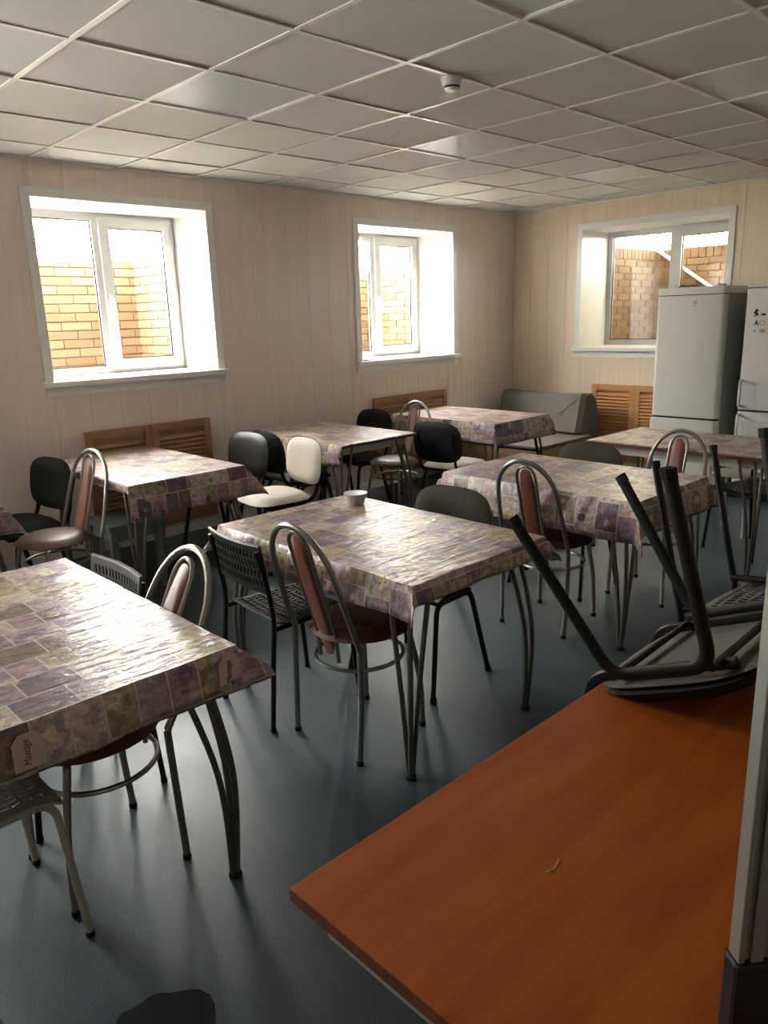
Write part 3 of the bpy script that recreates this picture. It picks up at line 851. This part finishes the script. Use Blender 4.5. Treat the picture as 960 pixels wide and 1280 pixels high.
# ---- oilcloth -----------------------------------------------------------
def make_cloth(ov, seed, film, label, loc):
    """ov = overhang at (-x, +x, -y, +y)"""
    hx_, hy_ = TW / 2 + 0.004, TL / 2 + 0.004
    a, b, c, d = ov
    r = random.Random(seed)
    ph = [r.uniform(0, 6.28) for _ in range(8)]
    def axis(h, lo, hi, n):
        def sub(o): return [o * k / 5 for k in range(1, 6)] if o > 0.03 else ([o * k / 2 for k in (1, 2)] if o > 0.001 else [])
        return [-h - t for t in reversed(sub(lo))] + [-h + 2 * h * k / n for k in range(n + 1)] + [h + t for t in sub(hi)]
    S, T = axis(hx_, a, b, 16), axis(hy_, c, d, 24)
    V, UV = [], []
    zt = 0.7478
    amax = 1.0 if seed == 1 else r.uniform(0.50, 0.66)
    for t in T:
        for s in S:
            ex = max(abs(s) - hx_, 0.0); ey = max(abs(t) - hy_, 0.0)
            sx, sy = (1 if s >= 0 else -1), (1 if t >= 0 else -1)
            z = zt
            x, y = max(-hx_, min(hx_, s)), max(-hy_, min(hy_, t))
            if ex == 0 and ey == 0:
                if film: z += 0.0016 * math.sin(9 * s + 21 * t + ph[0]) * math.sin(6 * t - 11 * s + ph[1]) + 0.0012
            elif ex > 0 and ey > 0:
                rr = math.hypot(ex, ey); fi = math.atan2(ey, ex)
                al = amax * math.sin(2 * fi) ** 0.8
                dg = Vector((sx, sy, 0)).normalized(); pp = Vector((-sx * sy * sy, sx * sx * sy, 0)).normalized()
                q = dg * (rr * math.sin(al)) + Vector((0, 0, -rr * math.cos(al))) + pp * (-0.20 * rr * math.cos(2 * fi) * math.sin(al))
                base = Vector((x, y, z)) + dg * 0.004
                x, y, z = base + q
            elif ex > 0:
                wv = 0.010 * math.sin(17 * t + ph[2]) + 0.006 * math.sin(31 * t + ph[3])
                k = min(ex / 0.10, 1.0)
                x += sx * (0.006 + ex * 0.07 + k * wv * 0.6 + 0.010 * k); z -= ex * 0.997
            else:
                wv = 0.010 * math.sin(15 * s + ph[4]) + 0.006 * math.sin(29 * s + ph[5])
                k = min(ey / 0.10, 1.0)
                y += sy * (0.006 + ey * 0.07 + k * wv * 0.6 + 0.010 * k); z -= ey * 0.997
            V.append((x, y, z)); UV.append((s + 3.1 * seed, t + 1.7 * seed))
    n = len(S); F = []
    for j in range(len(T) - 1):
        for i in range(n - 1): F.append((j * n + i, j * n + i + 1, (j + 1) * n + i + 1, (j + 1) * n + i))
    me = bpy.data.meshes.new('tablecloth'); me.from_pydata(V, [], F)
    ul = me.uv_layers.new(name='UVMap')
    for lp in me.loops: ul.data[lp.index].uv = UV[lp.vertex_index]
    me.materials.append(M['cloth_film'] if film else M['cloth'])
    me.polygons.foreach_set('use_smooth', [True] * len(me.polygons)); me.set_sharp_from_angle(angle=math.radians(55))
    o = link('tablecloth', me); o.location = loc
    md = o.modifiers.new('thickness', 'SOLIDIFY'); md.thickness = 0.0012; md.offset = 1
    return tag(o, label, 'tablecloth', 'flower-patterned oilcloths on the tables')

tproto = make_table()
TABLES = [  # x, y, cloth overhangs (-x,+x,-y,+y), film, table label, cloth label
    (-0.760, -0.860, (0.11, 0.065, 0.115, 0.11), True, 'table at the left front with a clear film glaring over its cloth', 'glaring flowery oilcloth on the front left table, with a clear film'),
    (0.635, -0.900, (0.115, 0.10, 0.065, 0.12), True, 'table in the middle of the room that carries the small bowl', 'wrinkled flowery oilcloth under the small plastic bowl'),
    (2.095, -0.900, (0.19, 0.17, 0.165, 0.17), False, 'table behind the upturned chair legs, between two hoop chairs', 'deep-hanging flowery oilcloth on the table behind the upturned chair legs'),
    (3.500, -0.950, (0.0, 0.0, 0.0, 0.0), False, 'table with a bare dark red edge in front of the refrigerators', 'flowery oilcloth cut flush with the table by the refrigerators'),
    (0.755, 1.370, (0.035, 0.14, 0.185, 0.10), False, 'table against the wall under the left window', 'flowery oilcloth hanging deep over the table under the left window'),
    (2.340, 1.430, (0.15, 0.02, 0.008, 0.10), False, 'table by the wall between the two long-wall windows', 'flowery oilcloth with no front overhang, on the table between the two windows'),
    (3.780, 1.220, (0.16, 0.06, 0.18, 0.10), False, 'farthest table, in front of the grey couch', 'bright flowery oilcloth on the farthest table by the grey couch'),
    (-0.625, 1.430, (0.12, 0.13, 0.14, 0.10), False, 'table cut off by the left edge of the photo, by the wall', 'flowery oilcloth of which only a corner shows at the left edge'),
]
for i, (x, y, ov, film, lt, lc) in enumerate(TABLES):
    t = tproto if i == 0 else copy_tree(tproto)
    t.location = (x, y, 0)
    tag(t, lt, 'table', 'dining tables with grey bent-rod legs')
    make_cloth(ov, i + 1, film, lc, (x, y, 0))

# printed tags with lettering on the front left cloth
cl1 = [o for o in COL.objects if o.name.startswith('tablecloth')][0]
def print_tag(x, y, z, ry):
    poly = [(-0.034, -0.040), (0.034, -0.040), (0.034, 0.028), (0.018, 0.048), (-0.018, 0.048), (-0.034, 0.028)]
    m = MB().prism(poly, 0.0006).build('printed_tag', M['tag'], cl1)
    m.location = (x, y, z); m.rotation_euler = (PI / 2, 0, 0)
    t = text('tag_lettering', 'Massage', 0.024, M['ink'], m, (-0.004, 0.0, 0.0010), (0, 0, PI / 2), shear=0.35)
    t.scale = (0.8, 1, 1)
print_tag(0.335, -TL / 2 - 0.0285, 0.694, 0)
print_tag(-0.185, -TL / 2 - 0.0285, 0.690, 0)

# ---- place the chairs -----------------------------------------------------
def put(o, x, y, rz, label, cat='chair', group=None):
    o.location = (x, y, 0); o.rotation_euler = (0, 0, rz)
    return tag(o, label, cat, group)
G1 = 'hoop-back chairs with brown seats'
hp = make_hoop_chair(0.115)
put(hp, 0.405, -1.045, math.radians(1), 'hoop-back chair with brown seat in front of the middle table', group=G1)
v2 = put(make_hoop_chair(0.225, 0.160), -0.640, -1.030, PI, 'hoop-back chair pushed under the glaring front left table', group=G1)
for x, y, rz, lb in [(1.850, -0.955, 0.08, 'hoop-back chair with an orange-brown back pad before the table behind the upturned legs'),
                     (2.575, -1.150, PI, 'hoop-back chair between the table behind the upturned legs and the refrigerator table'),
                     (2.900, 1.260, PI + 0.12, 'hoop-back chair by the right corner of the table between the two windows'),
                     (0.075, 1.130, PI + 0.20, 'hoop-back chair with round seat near the left edge of the photo')]:
    put(copy_tree(hp), x, y, rz, lb, group=G1)
G2 = 'visitor chairs with padded back and seat'
o_t = make_office_chair(M['black_fab'], M['taupe_fab'], M['taupe_fab'])
put(o_t, 0.930, -0.855, PI + 0.06, 'taupe fabric chair behind the middle table with the bowl', group=G2)
put(copy_tree(o_t), 2.370, -0.690, PI, 'taupe fabric chair between the table behind the upturned legs and the couch', group=G2)
o_b = make_office_chair(M['black_leather'], M['black_leather'], M['black_plastic'])
put(o_b, 1.390, 1.500, PI + 0.1, 'glossy black chair facing the table under the left window, beside the white-covered chair', group=G2)
put(copy_tree(o_b), 2.060, 1.480, -0.05, 'black chair backed against the glossy black one, facing the table between the windows', group=G2)
o_w = make_office_chair(M['white_cover'], M['white_cover'], M['black_plastic'], tube_mat=M['black_tube'])
put(o_w, 1.480, 1.010, PI - 0.1, 'black chair with white cover on seat and backrest', group=G2)
o_f = make_office_chair(M['black_fab'], M['black_fab'], M['black_plastic'])
put(o_f, 2.850, 1.740, PI, 'black fabric chair by the wall, behind the hoop chair at the table between the windows', group=G2)
put(copy_tree(o_f), 0.020, 1.600, PI + 0.2, 'black fabric chair at the left by the wall, behind a hoop chair', group=G2)
o_s = make_office_chair(M['white_cover'], M['black_fab'], M['black_plastic'])
put(o_s, 3.110, 0.790, 0.12, 'black-backed chair with a white seat, seen from behind at the farthest table', group=G2)
G3 = 'stacking chairs with slotted plastic seats'
s_b = make_slotted_chair(M['char_plastic'], M['black_tube'])
put(s_b, 0.375, -0.625, -0.06, 'black slotted plastic chair at the left side of the middle table', group=G3)
put(copy_tree(s_b), 3.750, -1.270, PI - 0.35, 'black slotted plastic chair beyond the table with the bare red edge', group=G3)
s_g = make_slotted_chair(M['grey_plastic'], M['black_tube'])
put(s_g, -0.560, -0.600, PI, 'grey slotted chair behind the glaring front left table, only its top rim showing', group=G3)
s_w = make_slotted_chair(M['white_plastic'], M['white_tube'])
put(s_w, -1.035, -1.095, 0.0, 'white slotted chair with white legs in the lower left corner of the photo', group=G3)
rs = tag(empty('round_stool', (4.120, -1.000, 0)), 'stool with thin white legs beyond the table with the bare red edge', 'stool')
MB().pad(lambda u, v, w: (u, v, 0.435 + w), 0.165, 0.165, 0.022, e=2.0, na=28, nr=4, p=5, flat=0.6).build('stool_seat', M['white_plastic'], rs, True)
for sx in (-1, 1):
    for sy in (-1, 1): MB().tube([(sx * 0.125, sy * 0.125, 0), (sx * 0.105, sy * 0.105, 0.43)], 0.0105, 9).build('leg', M['white_tube'], rs, True)

# ---- grey-green stool under the table by the left window
st = tag(empty('stool', (0.560, 1.300, 0)), 'grey-green painted stool under the table by the left window', 'stool')
MB().box((0, 0, 0.435), (0.36, 0.36, 0.03), bev=0.006).build('stool_seat', M['stool'], st)
for sx in (-1, 1):
    for sy in (-1, 1):
        MB().box((sx * 0.145, sy * 0.145, 0.21), (0.045, 0.045, 0.42), bev=0.004).build('leg', M['stool'], st)
m = MB()
for s in (-1, 1): m.box((s * 0.145, 0, 0.38), (0.02, 0.25, 0.07)); m.box((0, s * 0.145, 0.38), (0.25, 0.02, 0.07))
m.build('apron', M['stool'], st)

# ---- bowl
bw = tag(empty('bowl', (0.895, -0.500, 0.7505)), 'small translucent white plastic bowl on the middle table', 'bowl')
MB().lathe([(0.0, 0.0), (0.036, 0.0), (0.040, 0.004), (0.052, 0.052), (0.0535, 0.053), (0.0525, 0.0545), (0.050, 0.054), (0.038, 0.006), (0.0, 0.004)], n=32).build('bowl_body', M['bowl'], bw, True)
MB().lathe([(0.051, 0.051), (0.0555, 0.0515), (0.0555, 0.0545), (0.051, 0.055)], n=32).build('rim', M['bowl'], bw, True)

# ---- desk in the foreground
dk = tag(empty('desk', (-0.83, -2.275, 0)), 'orange-brown veneered desk in the right foreground', 'desk')
DX, DY = 2.15, 0.70
MB().b2((0, -DY, 0.728), (DX, 0, 0.75), 0.0015).build('desk_top', M['desk_top'], dk)
m = MB(); m.b2((-0.0012, -DY, 0.7285), (0, 0, 0.7492)); m.b2((0, 0, 0.7285), (DX, 0.0012, 0.7492))
m.build('edge_band', M['desk_edge'], dk)
MB().b2((0.030, -DY + 0.03, 0.672), (0.060, -0.05, 0.728)).build('frame_rail', M['desk_frame'], dk)
MB().b2((0.080, -0.085, 0.688), (DX - 0.08, -0.055, 0.728)).build('frame_rail', M['desk_frame'], dk)
MB().tube([(0.0288, -0.105, 0.703), (0.031, -0.105, 0.703)], 0.006, 12).build('bolt', M['dark_gap'], dk)
for x in (0.42, DX - 0.065):
    for y in (-0.07, -DY + 0.07):
        MB().box((x, y, 0.344), (0.04, 0.04, 0.688), bev=0.003).build('leg', M['desk_frame'], dk)
m = MB().tube([(0.30, -0.262, 0.7502), (0.315, -0.268, 0.7506), (0.338, -0.262, 0.7502)], 0.0012, 5).build('scratch', M['tag'], dk)

# ---- upright aluminium-framed board on the desk
bd = tag(empty('framed_board', (-0.612, -2.846, 0.7505), math.radians(-38)), 'aluminium-framed board with a black corner cap standing at the right edge', 'board')
BW, BH = 0.24, 0.66
MB().b2((0.008, -0.010, 0.012), (BW, 0.004, BH)).build('board_panel', M['board_face'], bd)
m = MB(); m.b2((0, -0.014, 0.0), (0.008, 0.008, BH + 0.01), 0.002); m.b2((0.0145, -0.0145, 0.012), (0.030, -0.010, BH), 0.001); m.b2((0.008, -0.014, 0.0), (BW, 0.008, 0.012)); m.b2((0.008, -0.014, BH), (BW, 0.008, BH + 0.01)); m.b2((BW, -0.014, 0.0), (BW + 0.008, 0.008, BH + 0.01))
m.build('aluminium_frame', M['alu'], bd)
MB().b2((-0.004, -0.019, -0.0), (0.065, 0.012, 0.118), 0.006).build('corner_cap', M['black_plastic'], bd)

# ---- upturned chairs on the desk
def put_pose(o, loc, rot, label, group):
    o.location = loc; o.rotation_euler = rot
    return tag(o, label, 'chair', group)
up = make_office_chair(M['black_fab'], M['black_fab'], M['black_plastic'])
put_pose(up, (0.242, -2.262, 1.229), (3.180, -0.415, -1.58), 'upturned black visitor chair on the desk, legs in the air, seat board showing', G2)
put_pose(copy_tree(s_b), (0.805, -2.335, 1.212), (3.12, -0.15, -1.56), 'upturned black slotted chair on the desk behind the upturned visitor chair', G3)

# ---- louvred pine screens below the windows
def louvre(name, loc, rz, width, z0, z1, material, label, nleaf=2):
    """local x along the wall, y out of the room"""
    root = tag(empty(name, loc, rz), label, 'radiator screen', 'louvred wooden screens below the windows')
    lw = width / nleaf
    st_w = 0.055
    n = int((z1 - z0 - 0.14) / 0.034)
    sl = MB().box((0, 0, 0), (lw - 2 * st_w + 0.006, 0.007, 0.034), rot=(math.radians(-42), 0, 0)).mesh('slat', material)
    for k in range(nleaf):
        x0 = k * lw - width / 2
        for a in (x0, x0 + lw - st_w): MB().b2((a + 0.001, 0.0, z0), (a + st_w - 0.001, 0.022, z1), 0.002).build('stile', material, root)
        MB().b2((x0 + st_w, 0.002, z1 - 0.06), (x0 + lw - st_w, 0.020, z1)).build('rail', material, root)
        MB().b2((x0 + st_w, 0.002, z0), (x0 + lw - st_w, 0.020, z0 + 0.07)).build('rail', material, root)
        for i in range(n):
            o = link('slat', sl, root); o.location = (x0 + lw / 2, 0.013, z0 + 0.072 + 0.034 * (i + 0.5))
    MB().b2((-width / 2 + 0.01, 0.030, z0 + 0.01), (width / 2 - 0.01, 0.034, z1 - 0.01)).build('backing', material, root)
    return root
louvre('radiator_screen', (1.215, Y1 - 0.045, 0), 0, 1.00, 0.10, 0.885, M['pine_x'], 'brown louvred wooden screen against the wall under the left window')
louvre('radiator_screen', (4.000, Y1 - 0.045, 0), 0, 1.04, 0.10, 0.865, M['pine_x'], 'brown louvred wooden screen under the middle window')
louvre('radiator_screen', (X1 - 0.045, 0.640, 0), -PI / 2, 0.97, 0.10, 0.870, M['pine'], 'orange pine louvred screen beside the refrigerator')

# ---- couch in the corner
cc = tag(empty('couch', (4.98, 1.47, 0)), 'grey couch with a wedge bolster in the far corner', 'couch')
MB().b2((-0.62, -0.595, 0.06), (0.30, 0.60, 0.36), 0.01).build('couch_base', M['couch_side'], cc, True)
MB().b2((-0.625, -0.60, 0.36), (0.305, 0.605, 0.405), 0.018).build('couch_seat', M['couch_seat'], cc, True)
for x in (-0.55, 0.24):
    for y in (-0.52, 0.52): MB().lathe([(0.025, 0), (0.025, 0.06)], (x, y, 0), 10).build('leg', M['black_plastic'], cc)
# bolster: prism with rounded wedge profile, extruded along y
prof = [(0.20, 0.405), (0.17, 0.43), (0.26, 0.78), (0.30, 0.815), (0.46, 0.80), (0.50, 0.76), (0.60, 0.44), (0.58, 0.405)]
m = MB(); ny = 22
for j in range(ny + 1):
    y = -0.52 + 1.05 * j / ny
    e_ = 1 - max(0, abs(j / ny - 0.5) * 2 - 0.93) * 3.0
    for (x, z) in prof:
        sag = 0.018 * math.sin(PI * j / ny * 1.0)
        wv = 0.008 * math.sin(j * 1.9 + z * 14) if 0.43 < z < 0.8 else 0
        m.v.append((0.40 + (x - 0.40) * e_ + wv, y, 0.405 + (z - 0.405) * (0.6 + 0.4 * e_) - (sag if z > 0.6 else 0)))
k = len(prof)
for j in range(ny):
    for i in range(k): m.f.append((j * k + i, j * k + (i + 1) % k, (j + 1) * k + (i + 1) % k, (j + 1) * k + i))
m.f.append(tuple(range(k))); m.f.append(tuple(ny * k + i for i in range(k)))
bol = m.build('bolster', M['couch'], cc, True)
for q in ([(0.31, -0.47, 0.800), (0.245, -0.40, 0.72), (0.215, -0.22, 0.58), (0.185, 0.05, 0.47)], [(0.35, -0.505, 0.79), (0.262, -0.44, 0.73), (0.222, -0.31, 0.60), (0.192, -0.05, 0.47)], [(0.30, 0.45, 0.800), (0.235, 0.40, 0.68), (0.20, 0.25, 0.55)]):
    MB().tube(bez(q, 6), 0.007, 6).build('fabric_fold', M['couch'], bol, True)

# ---- refrigerators
def rounded_front(m, x0, x1, y0, y1, z0, z1, r=0.035):
    """door slab, front at x0 (towards -x) with rounded vertical edges"""
    poly = [(x1, y0), (x1, y1)]
    for k in range(5):
        a = PI / 2 * k / 4; poly.append((x0 + r - r * math.sin(a), y1 - r + r * math.cos(a)))
    for k in range(5):
        a = PI / 2 * k / 4; poly.append((x0 + r - r * math.cos(a), y0 + r - r * math.sin(a)))
    return m.prism(poly, z1 - z0, Matrix.Translation((0, 0, z0)))
fr = tag(empty('refrigerator', (5.10, -0.12, 0)), 'tall pale refrigerator in front of the window, a small dark logo on its door', 'refrigerator')
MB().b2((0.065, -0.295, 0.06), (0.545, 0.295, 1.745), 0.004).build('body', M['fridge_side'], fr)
d = rounded_front(MB(), 0.0, 0.060, -0.298, 0.298, 0.672, 1.705).build('door', M['fridge'], fr, True)
d2 = rounded_front(MB(), 0.0, 0.060, -0.298, 0.298, 0.075, 0.655).build('door', M['fridge'], fr, True)
MB().b2((0.02, -0.29, 0.655), (0.062, 0.29, 0.672)).build('door_gap', M['dark_gap'], fr)
MB().b2((0.02, -0.29, 1.705), (0.062, 0.29, 1.712)).build('door_gap', M['dark_gap'], fr)
rounded_front(MB(), 0.003, 0.545, -0.298, 0.298, 1.712, 1.772, 0.03).build('top_cover', M['fridge'], fr, True)
MB().b2((-0.002, 0.262, 0.30), (0.02, 0.302, 0.645), 0.006).build('handle', M['fridge'], d2, True)
MB().b2((0.01, -0.27, 1.772), (0.06, -0.21, 1.786), 0.003).build('hinge', M['fridge_side'], fr)
MB().b2((0.08, -0.28, 0.0), (0.53, 0.28, 0.06)).build('plinth', M['dark_gap'], fr)
lg = [(-0.0012, -0.045 + 0.013 * math.cos(2 * PI * k / 20), 1.645 + 0.013 * math.sin(2 * PI * k / 20)) for k in range(20)]
e = MB().tube(lg, 0.0028, 6, closed=True).build('emblem', M['logo'], d, True)
text('emblem_letter', 'i', 0.018, M['logo'], e, (-0.0010, -0.045, 1.645), (PI / 2, 0, -PI / 2))
text('brand_lettering', 'INDESIT', 0.014, M['logo'], d, (-0.0010, -0.045, 1.618), (PI / 2, 0, -PI / 2))
hook = MB().tube(bez([(0.03, 0.12, 1.7735), (0.03, 0.10, 1.790), (0.05, 0.06, 1.780), (0.03, 0.0, 1.784), (0.05, -0.05, 1.7745)], 5), 0.006, 6).build('cable', M['char_plastic'])
hook.location = (5.10, -0.12, 0); tag(hook, 'short dark cable lying on top of the tall refrigerator', 'cable')

f2 = tag(empty('refrigerator', (5.10, -0.885, 0)), 'white refrigerator with letter magnets at the right edge', 'refrigerator')
MB().b2((0.065, -0.298, 0.06), (0.585, 0.298, 1.745), 0.004).build('body', M['fridge_white'], f2)
du = rounded_front(MB(), 0.0, 0.060, -0.300, 0.300, 0.770, 1.735, 0.012).build('door', M['fridge_white'], f2, True)
dl = rounded_front(MB(), 0.0, 0.060, -0.300, 0.300, 0.075, 0.752, 0.012).build('door', M['fridge_white'], f2, True)
MB().b2((0.02, -0.29, 0.752), (0.062, 0.29, 0.770)).build('door_gap', M['dark_gap'], f2)
MB().b2((0.0, -0.300, 1.745), (0.585, 0.300, 1.772), 0.004).build('top_cover', M['fridge_white'], f2)
MB().b2((0.08, -0.28, 0.0), (0.56, 0.28, 0.06)).build('plinth', M['dark_gap'], f2)
for dd, z0, z1 in ((du, 0.790, 1.020), (dl, 0.500, 0.735)):
    m = MB(); m.tube(fillet([(0.0, 0.278, z0 + 0.01), (-0.042, 0.278, z0 + 0.01), (-0.042, 0.278, z1 - 0.01), (0.0, 0.278, z1 - 0.01)], 0.012), 0.012, 8, ell=(0.013, 0.010))
    m.build('handle', M['fridge_white'], dd, True)
def magnet(name, mesh_o, label): return tag(mesh_o, label, 'magnet', 'magnets on the white refrigerator')
FX = 5.0985
def letter(s, y, z, mt, label):
    t = text('letter_magnet', s, 0.058, mt, None, (FX, y, z), (PI / 2, 0, -PI / 2), 0.0014)
    return magnet('letter_magnet', t, label)
letter('A', -0.677, 1.465, M['char_plastic'], 'dark letter A magnet on the white refrigerator')
letter('O', -0.722, 1.466, M['yellow'], 'yellowish letter O magnet next to the letter A')
magnet('', MB().box((FX, -0.728, 1.405), (0.003, 0.040, 0.030), bev=0.001).build('picture_magnet', M['yellow']), 'yellow rectangular magnet below the letter O')
mm = MB()
for a, b, r in ((0, 0.018, 0.012), (0.008, 0.0, 0.013), (-0.006, -0.014, 0.011), (0.010, -0.024, 0.007)):
    mm.tube([(FX - 0.0013, -0.672 + a, 1.548 + b), (FX + 0.0014, -0.672 + a, 1.548 + b)], r, 10)
magnet('', mm.build('shape_magnet', M['black_plastic']), 'black knobbly magnet above the letter A')
magnet('', MB().box((FX, -0.728, 1.533), (0.003, 0.034, 0.016), bev=0.001).build('bar_magnet', M['black_plastic']), 'small black bar magnet at the right edge above the letter O')
magnet('', MB().tube([(FX - 0.0013, -0.668, 1.408), (FX + 0.0014, -0.668, 1.408)], 0.006, 10).build('dot_magnet', M['char_plastic']), 'tiny dark dot magnet below the letter A')

# ---- smoke detector
sd = tag(empty('smoke_detector', (1.508, -0.585, H - 0.0035)), 'round white smoke detector on the ceiling', 'smoke detector')
MB().lathe([(0.0, 0.0), (0.050, 0.0), (0.050, -0.012), (0.046, -0.016)], n=28).build('base', M['pvc'], sd, True)
MB().lathe([(0.043, -0.014), (0.045, -0.030), (0.036, -0.036), (0.036, -0.044), (0.028, -0.054), (0.0, -0.056)], n=28).build('cap', M['pvc'], sd, True)
MB().lathe([(0.037, -0.036), (0.038, -0.044)], n=28).build('grille', M['char_plastic'], sd, True)

# ---- small things
tag(MB().box((3.470, Y1 + 0.03, 1.2215), (0.085, 0.04, 0.010), bev=0.003).build('remote_control', M['char_plastic']), 'small dark flat object on the sill of the middle window', 'remote')
pts = []
pd = MB()
for k in range(40):
    a = 2 * PI * k / 40
    r = 0.145 * (1 + 0.22 * math.sin(2 * a + 0.6) + 0.16 * math.sin(3 * a + 1.9) + 0.05 * math.sin(7 * a))
    pts.append((r * math.cos(a) * 0.75, r * math.sin(a)))
pd.prism(pts, 0.0012)
p_ = pd.build('dark_patch', M['floor_patch']); p_.location = (-0.835, -1.720, 0.0002)  # flat dark patch laid on the linoleum
tag(p_, 'dark patch on the floor at the lower left', 'wet patch')

# daylight portals in the window openings (they emit nothing themselves)
for k, (side, u0, u1, z0, z1) in WIN.items():
    ld = bpy.data.lights.new('window_portal', 'AREA'); ld.shape = 'RECTANGLE'; ld.size = u1 - u0; ld.size_y = z1 - z0
    ld.cycles.is_portal = True
    lo_ = bpy.data.objects.new('window_portal', ld); COL.objects.link(lo_)
    c, zc = (u0 + u1) / 2, (z0 + z1) / 2
    if side == 'L': lo_.location = (c, Y1 + DEPTH + 0.01, zc); lo_.rotation_euler = (PI / 2, 0, PI)
    else: lo_.location = (X1 + DEPTH + 0.01, c, zc); lo_.rotation_euler = (PI / 2, 0, PI / 2)
    d_ = lo_.matrix_basis.to_3x3() @ Vector((0, 0, -1))
    want = Vector((0, -1, 0)) if side == 'L' else Vector((-1, 0, 0))
    if d_.dot(want) < 0: lo_.rotation_euler.z += PI
